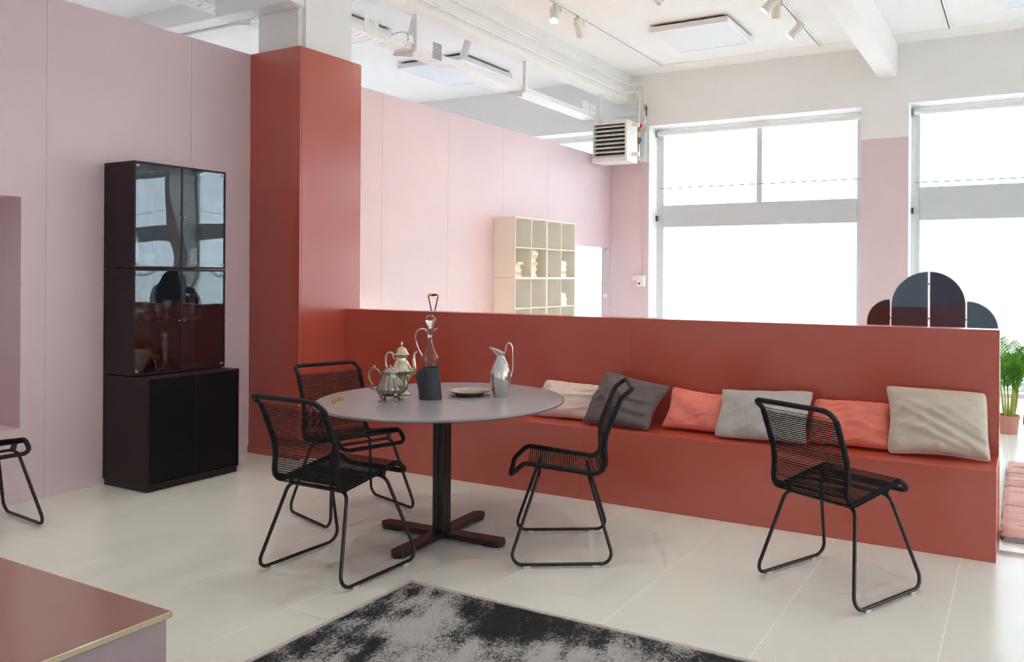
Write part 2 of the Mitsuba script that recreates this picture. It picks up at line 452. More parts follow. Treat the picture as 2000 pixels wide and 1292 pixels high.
# windows
WN = 0
for i, (a, b) in enumerate(WINS):
    mid = (a + b) / 2 + 0.064
    sw = .10 if i < 4 else .06
    w = struct_root(f'window_{i + 1}', ['white window at the far end beyond the partition', 'bright window beyond the pink partition', 'large white window with a centre mullion, left one', 'large white window at the right edge',
                                        'large white window further right', 'large white window at the far right'][i], 'window')
    ty0, ty1 = (2.130, 2.445) if i != 3 else (2.138, 2.553)
    fy0, fy1 = 10.90, 10.98
    part(w, 'frame', cat(box(a, a + sw, fy0, fy1, ZS, ZH, .004), box(b - sw, b, fy0, fy1, ZS, ZH, .004), box(a + sw, b - sw, fy0, fy1, ZH - 0.05, ZH, .004), box(a + sw, b - sw, fy0, fy1, ZS, ZS + 0.10, .004)), 'mat_white_metal', False)
    part(w, 'transom', box(a + sw, b - sw, fy0 - .01, fy1 + .01, ty0, ty1, .004), 'mat_white_metal', False)
    if i < 4:
        part(w, 'mullion', box(mid - 0.0375, mid + 0.0375, fy0, fy1, ty1, ZH - .05, .004), 'mat_white_metal', False)
    for q in ((a + sw, b - sw, ZS + .10, ty0), (a + sw, mid - .0375, ty1, ZH - .05), (mid + .0375, b - sw, ty1, ZH - .05)):
        v = np.array([[q[0], 10.94, q[2]], [q[1], 10.94, q[2]], [q[1], 10.94, q[3]], [q[0], 10.94, q[3]]])
        part(w, 'pane', (v, np.array([[0, 1, 2], [0, 2, 3]])), 'mat_pane', False)
    # sheer roller blind
    name = ['white sheer roller blind on the far window beyond the partition', 'white sheer roller blind on the window beyond the pink partition', 'white sheer roller blind on the window left of the pink pier',
            'white sheer roller blind on the window right of the pink pier', 'white sheer roller blind on the next window to the right', 'white sheer roller blind on the far right window'][i]
    rb = thing('roller_blind', name, 'blind', 'sheer roller blinds')
    la, lb = a + .036, b - 0.02
    part(rb, 'tube', rod((la, 10.84, 3.492), (lb, 10.84, 3.492), 0.034, 20), 'mat_white_metal')
    part(rb, 'bracket', box(la - 0.034, la - 0.004, 10.81, 10.87, 3.445, 3.54, .003), 'mat_grey_metal', False)
    part(rb, 'bracket', box(lb, lb + 0.016, 10.81, 10.87, 3.445, 3.54, .003), 'mat_grey_metal', False)
    zs_ = 2.692 if i != 3 else 2.61
    for z0, z1 in ((0.12, zs_ - .004), (zs_ + .004, 3.475)):
        v = np.array([[la + .005, 10.852, z0], [lb - .005, 10.852, z0], [lb - .005, 10.852, z1], [la + .005, 10.852, z1]])
        part(rb, 'fabric', (v, np.array([[0, 1, 2], [0, 2, 3]])), 'mat_sheer', False)
    part(rb, 'seam', box(la + .005, lb - .005, 10.850, 10.854, zs_ - .004, zs_ + .004), 'mat_grey_metal', False)
    part(rb, 'hem_bar', box(la + .005, lb - .005, 10.844, 10.860, 0.095, 0.12, .003), 'mat_white_metal', False)
    part(rb, 'side_guide', box(la - .030, la - .006, 10.84, 10.87, 2.22, 2.295, .003), 'mat_dark_steel', False)

# outdoors
struct('ground', box(-400, 400, YO, 600, -0.5, -0.3), 'mat_pavement', 'pale open ground outside the windows', False, 'ground')
for k, (bx, by, bw, bd, bh) in enumerate([(-122, 190, 46, 30, 9.5), (10, 240, 90, 30, 12), (-62, 260, 40, 30, 10)]):
    t = thing('far_building', ['low pale blue building seen through the window beyond the partition', 'long low building on the skyline behind the palm', 'low building on the skyline behind the mirror screen'][k], 'building')
    part(t, 'body', box(bx - bw / 2, bx + bw / 2, by, by + bd, -0.3, bh), 'mat_far_building', False)
    part(t, 'roof', box(bx - bw / 2 - .5, bx + bw / 2 + .5, by - .5, by + bd + .5, bh, bh + 0.8), 'mat_far_dark', False)
    for j in range(int(bw // 8)):
        wx = bx - bw / 2 + 4 + 8 * j
        part(t, 'window', box(wx - 2.2, wx + 2.2, by - .15, by + .1, 3.0, 6.0), 'mat_far_dark', False)

# ================================================================== CEILING FITTINGS
# cable trays with real slots
from shapely.geometry import Polygon, box as sbox
from shapely import affinity


def slotted(L, W, rows, thick):
    """plate L x W in xy with slots; rows: (v, pitch, length, width, angle, offset)."""
    holes = []
    for v, pitch, ln, wd, ang, off in rows:
        for u in np.arange(pitch * (0.6 + off), L - pitch * 0.5, pitch):
            s = affinity.rotate(sbox(u - ln / 2, v - wd / 2, u + ln / 2, v + wd / 2), ang)
            holes.append(list(s.exterior.coords))
    return extrude(Polygon([(0, 0), (L, 0), (L, W), (0, W)], holes), thick)


def tray(x0, x1, y0, y1, z, label):
    t = thing('cable_tray', label, 'cable tray', 'perforated cable trays')
    L, W = y1 - y0, x1 - x0
    m = slotted(L, W, [(W * .5, .075, .014, W * .42, 12, 0), (W * .14, .05, .028, .007, 0, 0), (W * .22, .05, .028, .007, 0, .5), (W * .78, .05, .028, .007, 0, 0), (W * .86, .05, .028, .007, 0, .5)], 0.002)
    m.apply_transform(np.array([[0, 1, 0, x0], [1, 0, 0, y0], [0, 0, 1, z], [0, 0, 0, 1.0]]))
    part(t, 'base', m, 'mat_white_metal', False)
    for xs in (x0, x1 - .0015):
        m = slotted(L, 0.062, [(.018, .05, .026, .007, 0, 0), (.042, .05, .026, .007, 0, .5)], 0.0015)
        m.apply_transform(np.array([[0, 0, 1, xs], [1, 0, 0, y0], [0, 1, 0, z], [0, 0, 0, 1.0]]))
        part(t, 'side', m, 'mat_white_metal', False)
    return t


TZ = 3.576
tray(-5.44, -5.225, 5.15, 9.98, TZ, 'long white perforated cable tray under the beam right of the column')
tray(-6.01, -5.795, 1.2, 5.25, TZ, 'white perforated cable tray above the partition left of the column')


def hanger(x, y, ztop, where):
    t = thing('tray_hanger', where, 'bracket', 'cable tray hangers')
    m = slotted(ztop - (TZ - .02), 0.04, [(.02, .05, .024, .009, 0, 0)], 0.003)
    m.apply_transform(np.array([[0, 1, 0, x], [0, 0, 1, y - .022], [1, 0, 0, TZ - .02], [0, 0, 0, 1.0]]))
    part(t, 'post', cat(m, box(x, x + .003, y - .02, y + .02, TZ - .02, ztop), box(x + .037, x + .04, y - .02, y + .02, TZ - .02, ztop)), 'mat_white_metal', False)
    arm = extrude(Polygon([(0, -.07), (0, -.004), (-.25, -.004), (-.255, -.03)]), 0.004)
    arm.apply_transform(np.array([[1, 0, 0, x], [0, 0, 1, y - .026], [0, 1, 0, TZ], [0, 0, 0, 1.0]]))
    part(t, 'arm', cat(arm, box(x - .25, x, y - .026, y + .01, TZ - .0035, TZ - .0005)), 'mat_white_metal', False)


hanger(-5.215, 6.05, 3.92, 'white slotted hanger bracket holding the cable tray, nearest the column')
hanger(-5.215, 7.97, 3.92, 'white slotted hanger bracket in the middle of the cable tray')
hanger(-5.215, 9.87, 3.92, 'white slotted hanger bracket at the tray end by the heater')
hanger(-5.79, 4.66, ZC, 'white slotted hanger bracket left of the white column')


def star_plate(y, z0, mat, label, w=0.14, h=0.16):
    holes = []
    for k in range(8):
        s = affinity.rotate(sbox(.018, -.004, .045, .004), k * 45, origin=(0, 0))
        holes.append(list(affinity.translate(s, w / 2, h * .6).exterior.coords))
    m = extrude(Polygon([(0, 0), (w, 0), (w, h), (0, h)], holes), 0.003)
    m.apply_transform(np.array([[0, 0, 1, -5.2235], [1, 0, 0, y], [0, 1, 0, z0], [0, 0, 0, 1.0]]))
    whole('mounting_plate', label, 'mounting plate', m, mat, False, 'slotted mounting plates on the cable tray')


star_plate(5.38, TZ, 'mat_white_metal', 'white slotted mounting plate on the tray beside the column', .18, .16)
star_plate(6.33, TZ - .005, 'mat_grey_metal', 'bare grey metal slotted mounting plate on the cable tray', .13, .165)
star_plate(9.42, TZ + .02, 'mat_white_metal', 'white slotted mounting plate near the heater, left one', .16, .16)
star_plate(9.62, TZ + .02, 'mat_white_metal', 'white slotted mounting plate near the heater, right one', .16, .16)
whole('loose_cable', 'thin grey cable looping out of the cable tray', 'cable', tube(spline([(-5.3, 5.72, TZ + .03), (-5.28, 5.85, TZ + .12), (-5.26, 6.0, TZ + .14), (-5.28, 6.02, TZ + .09), (-5.33, 5.92, TZ + .03)], 30), .004, 6), 'mat_grey_metal')
whole('cable_trunking', 'white rectangular cable trunking across the front of the column', 'trunking', box(-5.70, -4.855, 4.235, 4.375, 3.445, 3.56, .004), 'mat_white_metal', False)


# heating pipes along the beam
def pipe(pts, r, label):
    t = thing('heating_pipe', label, 'pipe', 'white heating pipes')
    part(t, 'pipe', tube(fillet(pts, .05), r, 12), 'mat_white_metal')
    return t


p1 = pipe([(-5.0, 4.905, 4.128), (-5.0, 10.36, 4.135), (-4.80, 10.5, 4.165), (-4.80, 10.5, 3.60), (-4.895, 10.5, 3.575)], .0125, 'upper white heating pipe along the beam, turning down by the heater')
p2 = pipe([(-5.0, 4.905, 3.986), (-5.0, 10.20, 3.99), (-4.895, 10.5, 4.06), (-4.895, 10.5, 3.06)], .0145, 'lower white heating pipe along the beam, dropping beside the heater')
for t, z in ((p1, 4.13), (p2, 3.988)):
    for y in (6.1, 9.355):
        part(t, 'clamp', cat(lathe([(0.012, -.01), (.02, -.01), (.02, .01), (.012, .01)], 14).apply_transform(trimesh.transformations.rotation_matrix(math.pi / 2, (1, 0, 0))).apply_translation((-5.0, y, z)), rod((-5.06, y, z - .005), (-5.015, y, z - .005), .004, 8)), 'mat_cream_metal')
part(p1, 'valve', cat(rod((-4.80, 10.5, 3.78), (-4.80, 10.5, 3.87), .02, 12)), 'mat_valve', label='brass valve')
part(p1, 'lever', box(-4.775, -4.765, 10.47, 10.49, 3.70, 3.83, .002), 'mat_dark_steel', False)
part(p2, 'valve', cat(box(-4.92, -4.87, 10.475, 10.525, 3.475, 3.60, .006)), 'mat_valve', False, 'brass valve')
part(p2, 'handwheel', rod((-4.865, 10.46, 3.56), (-4.835, 10.46, 3.56), .028, 10), 'mat_red_handle', label='red valve handle')
part(p2, 'valve', cat(box(-4.925, -4.865, 10.475, 10.525, 3.305, 3.40, .006)), 'mat_valve', False, 'brass valve')
part(p2, 'handwheel', box(-4.86, -4.835, 10.46, 10.50, 3.33, 3.39, .004), 'mat_blue_handle', False, 'blue valve handle')
part(p2, 'drain_cap', rod((-4.895, 10.5, 3.03), (-4.895, 10.5, 3.065), .018, 10), 'mat_valve')
whole('wall_conduit', 'thin white conduit dropping from the ceiling beside the beam end', 'pipe', cat(rod((-4.97, 10.58, 3.78), (-4.97, 10.58, ZC), .008, 8), rod((-4.97, 10.58, 4.20), (-4.97, 10.58, ZC), .018, 10)), 'mat_white_metal')
whole('wall_duct', 'white horizontal wall duct above the unit heater', 'duct', box(-5.33, -4.94, 10.53, 10.599, 3.735, 3.80, .003), 'mat_white_metal', False)

# unit heater
h = thing('unit_heater', 'white wall heater with black louvred front under the beam', 'heater')
hx0, hx1, hy0, hy1, hz0, hz1 = -5.335, -4.80, 9.90, 10.24, 2.99, 3.555
part(h, 'casing', cat(box(hx0, hx1, hy0 + .02, hy1, hz0, hz0 + .02), box(hx0, hx1, hy0 + .02, hy1, hz1 - .02, hz1), box(hx0, hx0 + .02, hy0 + .02, hy1, hz0 + .02, hz1 - .02), box(hx1 - .02, hx1, hy0 + .02, hy1, hz0 + .02, hz1 - .02),
                       box(hx0, hx1, hy0, hy0 + .021, hz0, hz0 + .055), box(hx0, hx1, hy0, hy0 + .021, hz1 - .05, hz1), box(hx1 - .03, hx1, hy0, hy0 + .021, hz0 + .05, hz1 - .05)), 'mat_cream_metal', False)
part(h, 'grille', box(hx0 + .02, hx1 - .02, hy0 + .09, hy0 + .10, hz0 + .02, hz1 - .02), 'mat_dark_slot', False)
for k in range(8):
    z = hz0 + .078 + k * .0585
    sl = box(hx0 + .004, hx1 - .032, -.03, .03, -.003, .003, .001)
    sl.apply_transform(trimesh.transformations.rotation_matrix(math.radians(38), (1, 0, 0)))
    sl.apply_translation((0, hy0 + .025, z))
    part(h, 'louvre', sl, 'mat_cream_metal', False)
for z in (3.10, 3.50):
    part(h, 'connector', rod((hx1, 10.1, z), (hx1 + .09, 10.1, z), .03, 12), 'mat_cream_metal')
part(h, 'bracket', cat(box(-5.25, -5.20, hy1, 10.566, 3.06, 3.11), box(-4.95, -4.91, hy1, 10.566, 3.06, 3.11)), 'mat_cream_metal', False)
whole('backing_board', 'white backing board on the wall behind the heater', 'board', box(-5.36, -4.83, 10.57, 10.599, 3.06, 3.50, .003), 'mat_white', False)

# switch box and blind pulley on the pink wall
s = thing('wall_switch', 'grey-white switch box with a round dark knob on the pink wall', 'switch')
part(s, 'box', box(-4.935, -4.82, 10.535, 10.599, 1.262, 1.425, .006), 'mat_white_metal', False)
part(s, 'side_box', box(-5.015, -4.94, 10.555, 10.599, 1.345, 1.425, .006), 'mat_cream_metal', False)
for z in (1.40, 1.372, 1.345):
    part(s, 'cover_line', box(-4.93, -4.845, 10.532, 10.536, z - .010, z + .010, .001), 'mat_cream_metal', False)
part(s, 'knob', rod((-4.893, 10.52, 1.305), (-4.893, 10.536, 1.305), .014, 14), 'mat_dark_steel')
part(s, 'conduit', tube([(-4.878, 10.592, 1.425), (-4.878, 10.592, 3.7)], .006, 8), 'mat_pink')
s = thing('blind_cord', 'white blind pull cords with a small square weight on the pink wall', 'blind cord')
for xx in (-5.495, -5.465, -5.45):
    part(s, 'cord', rod((xx, 10.585, 1.15), (xx, 10.585, 3.3), .003, 6), 'mat_white_metal')
part(s, 'weight', box(-5.495, -5.435, 10.56, 10.599, 1.09, 1.155, .006), 'mat_white_metal', False)


# ceiling light panels
def light_panel(x0, x1, y0, y1, label):
    t = thing('ceiling_light', label, 'ceiling light', 'square ceiling light panels')
    part(t, 'frame', cat(box(x0, x1, y0, y0 + .03, 4.225, 4.29, .003), box(x0, x1, y1 - .03, y1, 4.225, 4.29, .003), box(x0, x0 + .03, y0 + .03, y1 - .03, 4.225, 4.29, .003), box(x1 - .03, x1, y0 + .03, y1 - .03, 4.225, 4.29, .003)), 'mat_white_metal', False)
    part(t, 'back', box(x0 + .06, x1 - .06, y0 + .06, y1 - .06, 4.26, ZC - .001), 'mat_dark_slot', False)
    part(t, 'diffuser', box(x0 + .03, x1 - .03, y0 + .03, y1 - .03, 4.230, 4.238), 'mat_diffuser', False)


light_panel(-3.855, -2.905, 8.52, 9.47, 'flat square ceiling light panel between the spotlight tracks')
light_panel(-0.18, 0.77, 8.52, 9.47, 'square ceiling light panel at the top right corner')
light_panel(-7.60, -6.48, 8.46, 9.60, 'square ceiling light panel beyond the partition, farther one')
light_panel(-7.75, -6.63, 6.20, 7.31, 'square ceiling light panel beyond the partition, nearest the column')
sm = thing('smoke_detector', 'small white smoke detector on the ceiling', 'smoke detector')
part(sm, 'base', lathe([(0, 0), (.05, 0), (.05, .02), (0, .02)], 24, center=(-3.42, 7.83, ZC - .0205)), 'mat_white_metal')
part(sm, 'sensor', lathe([(0, -.03), (.02, -.03), (.03, -.012), (.034, 0), (0, 0)], 24, center=(-3.42, 7.83, ZC - .0205)), 'mat_white_metal')


# tracks and spotlights
def track(x, y0, y1, label):
    t = thing('light_track', label, 'light track', 'ceiling light tracks')
    part(t, 'rail', cat(box(x - .018, x - .006, y0, y1, ZC - .03, ZC), box(x + .006, x + .018, y0, y1, ZC - .03, ZC), box(x - .018, x + .018, y1, y1 + .02, ZC - .03, ZC)), 'mat_white_metal', False)
    part(t, 'slot', box(x - .006, x + .006, y0, y1, ZC - .018, ZC - .002), 'mat_dark_slot', False, 'dark slot')


track(-4.39, 2.0, 10.19, 'ceiling spotlight track beside the beam, leftmost in the main room')
track(-2.265, 2.0, 10.19, 'ceiling spotlight track left of the right-hand beam')
track(-0.776, 2.0, 10.14, 'ceiling spotlight track right of the right-hand beam')
track(-6.0, 3.0, 10.0, 'ceiling spotlight track beyond the partition')


def spot(x, y, axis, yoke, lit, label, L=.21, R=.047):
    t = thing('spotlight', label, 'spotlight', 'white track spotlights')
    ax = np.array(axis, float)
    ax /= np.linalg.norm(ax)
    piv = np.array([x, y, ZC - .13])
    M = trimesh.geometry.align_vectors([0, 0, 1], ax)
    body = lathe([(0, -.09), (R - .006, -.09), (R, -.083), (R, L - .09), (R - .004, L - .09), (R - .004, L - .11), (0, L - .11)], 28)
    body.apply_transform(M)
    body.apply_translation(piv)
    part(t, 'housing', body, 'mat_cream_metal')
    disc = lathe([(0, 0), (R - .005, 0), (R - .005, .004), (0, .004)], 24)
    disc.apply_transform(M)
    disc.apply_translation(piv + ax * (L - .105))
    if lit:
        part(t, 'lamp', disc, 'mat_diffuser', False, 'lit lamp face', emitter={'type': 'area', 'radiance': {'type': 'rgb', 'value': [SPOT_RADIANCE, SPOT_RADIANCE * .86, SPOT_RADIANCE * .68]}})
        o = piv + ax * (L - .09)
        scene[numbered('spot_beam')] = {'type': 'spot', 'intensity': {'type': 'rgb', 'value': [SPOT_INTENSITY, SPOT_INTENSITY * .93, SPOT_INTENSITY * .82]}, 'cutoff_angle': 52.0, 'beam_width': 18.0,
                                        'to_world': T().look_at(origin=o.tolist(), target=(o + ax).tolist(), up=[0.1, 1, 0.05])}
    else:
        part(t, 'lamp', disc, 'mat_cream_metal', False)
    yv = np.array(yoke, float)
    yv -= ax * (yv @ ax)
    yv /= np.linalg.norm(yv)
    off = R + .008
    top = np.array([x, y, ZC - .055])
    for sgn in (1, -1):
        part(t, 'yoke', tube(fillet([piv + yv * off * sgn, piv + yv * off * sgn + (0, 0, .055), top + yv * .012 * sgn], .02), .003, 8, flat=.010, up=yv), 'mat_cream_metal')
    part(t, 'adapter', cat(rod((x, y, ZC - .06), (x, y, ZC - .03), .012, 12), box(x - .012, x + .012, y - .03, y + .03, ZC - .036, ZC - .02)), 'mat_cream_metal')


spot(-4.39, 7.31, (.15, -.45, -.85), (1, .3, 0), True, 'white track spotlight with its lit face towards the room, beside the beam')
spot(-4.39, 7.82, (-.1, .55, -.75), (1, .2, 0), False, 'white track spotlight turned away, second beside the beam')
spot(-2.265, 8.02, (-.62, -.25, -.72), (.3, -1, 0), True, 'white track spotlight at the top edge, first of its pair')
spot(-2.265, 8.17, (-.05, .25, -.95), (1, .0, 0), False, 'white track spotlight at the top edge pointing down, behind its pair')
spot(-2.265, 9.03, (-.62, -.25, -.72), (.3, -1, 0), True, 'white track spotlight with lit face near the right-hand beam')
spot(-6.0, 6.95, (-.5, .2, -.8), (.3, -1, 0), False, 'white spotlight beyond the partition, left of the tray hanger')
spot(-6.0, 7.90, (-.5, .2, -.8), (.3, -1, 0), False, 'white spotlight beyond the partition, above the grey mounting plate')

for k, (sx, sy, ax) in enumerate([(-4.39, 3.0, (.25, .05, -1)), (-4.39, 1.2, (.2, .1, -1)), (-2.265, 3.3, (-.1, .05, -1)), (-2.265, 1.4, (.1, .1, -1)), (-.776, 3.6, (.1, -.05, -1)), (-.776, 1.8, (0, .05, -1)), (-2.265, 5.6, (.1, .65, -1)), (-.776, 6.2, (.1, .5, -1))]):  # lamps out of view, placed to light the floor and the room below
    spot(sx, sy, ax, (1, .2, 0), True, 'white track spotlight out of view, placed to light the floor and room')

# ================================================================== BUILT-IN BENCH
bn = thing('built_in_bench', 'long terracotta red built-in bench with low back wall', 'bench')
part(bn, 'seat_box', box(-4.846, -2.4606, 4.433, 4.807, 0, .453, .0015), 'mat_red', False)
part(bn, 'seat_box', box(-2.4594, -.115, 4.433, 4.807, 0, .453, .0015), 'mat_red', False)
for a, b in ((-4.846, -2.30), (-2.299, -.112)):
    part(bn, 'back_wall', box(a + .0005, b - .0005, 4.808, 4.960, 0, 1.127, .0015), 'mat_red', False)


# ================================================================== CUSHIONS
def cushion(name_label, mat, bl, br, tl, tr, thick, seed, pinch=.07, piping=None, wr=.008, buttons=False, fold=None, n=46, group=None):
    t = thing('cushion', name_label, 'cushion', 'cushions on the red bench')
    P = [np.array(q, float) for q in (bl, br, tl, tr)]
    nrm = np.cross(P[1] - P[0], P[2] - P[0])
    nrm /= np.linalg.norm(nrm)                     # towards the room
    def mid(u, v):
        pu = u * (1 - pinch * (1 - v * v) * np.abs(u)) * (1 - .05 * (u * v) ** 6)
        pv = v * (1 - pinch * (1 - u * u) * np.abs(v)) * (1 - .05 * (u * v) ** 6)
        pu = pu + .018 * np.sin(3.1 * v + seed) * np.abs(u) ** 3
        pv = pv + .022 * np.sin(2.7 * u + 2 * seed) * np.abs(v) ** 3
        a, b = (pu + 1) / 2, (pv + 1) / 2
        return ((1 - a) * (1 - b))[..., None] * P[0] + (a * (1 - b))[..., None] * P[1] + ((1 - a) * b)[..., None] * P[2] + (a * b)[..., None] * P[3]
    s_ = np.linspace(-1, 1, n)
    s_ = np.sign(s_) * (1 - (1 - np.abs(s_)) ** 1.35)
    u, v = np.meshgrid(s_, s_, indexing='ij')
    prof = ((1 - np.abs(u) ** 2.3) * (1 - np.abs(v) ** 2.3)) ** .50
    base = mid(u, v)
    w = prof ** .6
    nz = (meshkit.fbm(np.stack([u * 1.7, v * 1.7, u * 0 + seed], -1), 3, seed) - .5)
    ridge = 1 - np.abs(2 * meshkit.noise(np.stack([(u + .55 * v) * 1.3 + seed, (v - .5 * u) * 3.0, u * 0 + seed * 3.1], -1), seed) - 1)
    ridge = ridge ** 3 - .25
    edge = np.exp(-((1 - np.maximum(np.abs(u), np.abs(v))) / .18) ** 2)
    pucker = np.sin(np.where(np.abs(u) > np.abs(v), v, u) * 26 + seed) * edge * (1 - np.abs(u * v) ** 4)
    d = 1.35 * thick * prof + w * (nz * .75 * thick + ridge * wr * 2.6 + pucker * wr * .8)
    if fold is not None:
        d = d + 1.2 * fold(u, v) * w * (.5 + meshkit.noise(np.stack([u * 2.2, v * 2.2, u * 0 + seed], -1), seed + 3))
    front = base + nrm * d[..., None]
    back = base - nrm * (thick * .75 * prof)[..., None]
    V = np.vstack([front.reshape(-1, 3), back.reshape(-1, 3)])
    f1 = grid_faces(n, n)
    f2 = f1[:, ::-1] + n * n
    m = trimesh.Trimesh(V, np.vstack([f1, f2]), process=False)
    m.merge_vertices(digits_vertex=5)
    cover = part(t, 'cover', m, mat, True)
    ring = np.concatenate([[(q, -1) for q in s_[:-1]], [(1, q) for q in s_[:-1]], [(q, 1) for q in s_[:0:-1]], [(-1, q) for q in s_[:0:-1]]])
    if piping:
        pts = mid(ring[:, 0], ring[:, 1])
        part(t, 'piping', tube(pts, .0035, 6, closed=True), piping)
    if buttons:
        for vv in (-.72, -.05, .62):
            c0 = mid(np.array(.90), np.array(vv)) + nrm * .022
            b_ = lathe([(0, 0), (.007, 0), (.008, .002), (.006, .004), (0, .003)], 14)
            b_.apply_transform(trimesh.geometry.align_vectors([0, 0, 1], nrm))
            b_.apply_translation(c0)
            part(t, 'button', b_, 'mat_grey_metal', label='small metal button')
    return t


def diag(u, v):
    out = 0
    for k, (c0, sl, am) in enumerate([(-.25, -.7, .016), (.1, -.62, .014), (.42, -.8, .010), (-.55, -.45, .013)]):
        dist = v - (c0 + sl * u)
        out = out + am * (np.exp(-(dist / .09) ** 2) - .8 * np.exp(-((dist + .13) / .10) ** 2)) * np.clip(.4 + .6 * (u + 1) / 2, 0, 1)
    return out


def diag2(u, v):
    out = 0
    for c0, sl, am in [(.05, -.25, .011), (-.35, -.35, .012), (.45, .15, .008)]:
        dist = v - (c0 + sl * u + .25 * u * u)
        out = out + am * (np.exp(-(dist / .08) ** 2) - .8 * np.exp(-((dist + .12) / .10) ** 2)) * np.clip((u + 1) / 1.2, .2, 1)
    return out


cushion('pale pink oblong cushion at the left end of the row', 'mat_cush_pink', (-2.955, 4.60, .463), (-2.50, 4.61, .463), (-2.905, 4.755, .690), (-2.43, 4.755, .668), .060, 3, .05)
cushion('large charcoal velvet cushion tilted over the pale pink cushion', 'mat_cush_dark', (-2.502, 4.50, .462), (-2.03, 4.505, .463), (-2.425, 4.70, .785), (-1.965, 4.72, .715), .070, 11, .09, 'mat_cush_dark', .007, fold=diag2)
cushion('plain coral cushion between the charcoal and the grey linen cushions', 'mat_cush_coral', (-1.99, 4.61, .464), (-1.56, 4.61, .464), (-1.972, 4.755, .705), (-1.55, 4.755, .675), .058, 21, .10, None, .004)
cushion('grey woven linen cushion behind the right-hand chair', 'mat_cush_grey', (-1.612, 4.50, .463), (-1.055, 4.52, .463), (-1.628, 4.68, .725), (-1.065, 4.70, .745), .062, 31, .09, None, .004)
cushion('coral cushion with metal buttons beside the beige cushion', 'mat_cush_coral2', (-1.10, 4.62, .464), (-.635, 4.605, .464), (-1.075, 4.757, .700), (-.645, 4.755, .700), .055, 41, .05, None, .007, True)
cushion('largest cushion, beige crumpled velvet, at the right end of the bench', 'mat_cush_beige', (-.640, 4.555, .466), (-.135, 4.60, .463), (-.680, 4.735, .808), (-.168, 4.745, .800), .075, 51, .07, 'mat_cush_beige', .006, fold=diag)

# ================================================================== TABLE
TC = np.array([-2.758, 3.437])
tb = thing('round_table', 'round black pedestal table with a four-armed foot', 'table')
part(tb, 'tabletop', lathe([(0, .722), (.640, .722), (.652, .727), (.657, .733), (.655, .739), (.650, .742), (0, .742)], 120, center=(TC[0], TC[1], 0)), 'mat_table_top', 25)
col = []
for k in range(4):
    a = math.radians(3 + 90 * k)
    m = box(-.037, .037, .004, .037, .03, .722, .003) if False else box(.0015, .036, .0015, .036, .028, .722, .004)
    m.apply_transform(trimesh.transformations.rotation_matrix(a, (0, 0, 1)))
    col.append(m)
colm = cat(col)
colm.apply_translation((TC[0], TC[1], 0))
part(tb, 'column', cat(colm, box(TC[0] - .12, TC[0] + .12, TC[1] - .12, TC[1] + .12, .712, .7225)), 'mat_tube', False)
from shapely.geometry import LineString
for k in range(4):
    a = math.radians(3.1 + 90 * k)
    start = .0405
    arm = LineString([(start, 0), (.352, 0)]).buffer(.041, quad_segs=10)
    arm = arm.intersection(sbox(start, -.1, .5, .1))
    m = cat(extrude(arm, .022), extrude(LineString([(.30, 0), (.35, 0)]).buffer(.034, quad_segs=10), .014).apply_translation((0, 0, -.013)))
    m.apply_translation((0, 0, .0135))
    m.apply_transform(trimesh.transformations.rotation_matrix(a, (0, 0, 1)))
    m.apply_translation((TC[0], TC[1], 0))
    part(tb, 'foot', m, 'mat_table_leg', 30)
hub = box(-.0400, .0400, -.0400, .0400, .0135, .0355)
hub.apply_transform(trimesh.transformations.rotation_matrix(math.radians(3.1), (0, 0, 1)))
hub.apply_translation((TC[0], TC[1], 0))
part(tb, 'hub', hub, 'mat_table_leg', False)

# ================================================================== CHAIRS
WR = .200
side = [(-.345, .850), (-.288, .806), (-.203, .60), (-.217, .424), (.183, .489), (.252, .428)]
loop = [(u, WR, z) for u, z in side] + [(u, -WR, z) for u, z in side[::-1]]
rad = [.05, .05, .25, .055, .05, .045]
frame_pts = fillet(loop, rad + rad[::-1], closed=True, n=8)
frame_mesh = tube(frame_pts, .0118, 12, closed=True)
rail = fillet([(u, 0, z) for u, z in side[1:5]], [0, .25, .055, 0], n=10)
s_ = np.r_[0, np.cumsum(np.linalg.norm(np.diff(rail, axis=0), axis=1))]
split_at = s_[np.argmin(np.linalg.norm(rail - np.array([-.19, 0, .435]), axis=1))]


def rail_at(s):
    p = np.array([np.interp(s, s_, rail[:, k]) for k in range(3)])
    q = np.array([np.interp(min(s + .004, s_[-1]), s_, rail[:, k]) for k in range(3)]) - np.array([np.interp(max(s - .004, 0), s_, rail[:, k]) for k in range(3)])
    q /= np.linalg.norm(q)
    return p, np.array([-q[2], 0, q[0]])


PITCH, CR = .0105, .0018


def cords(s0, s1):
    out, wraps = [], []
    for s in np.arange(s0, s1, PITCH):
        pa, na = rail_at(s)
        pb, nb = rail_at(min(s + PITCH * .28, s_[-1]))
        o = .0130
        out.append(tube([pa + na * o + (0, WR, 0), pb + nb * o - (0, WR, 0)], CR, 5, caps=False))
        out.append(tube([pb - nb * o - (0, WR, 0), pa - na * o + (0, WR, 0)], CR, 5, caps=False))
        for sg, (pp, nn) in ((1, (pa, na)), (-1, (pb, nb))):
            tt = np.linspace(-.5, .5, 6) * math.pi
            out.append(tube([pp + (0, sg * (WR + .0132 * math.cos(q)), 0) + nn * .0132 * math.sin(q) for q in tt], CR, 5, caps=False))
    return cat(out)


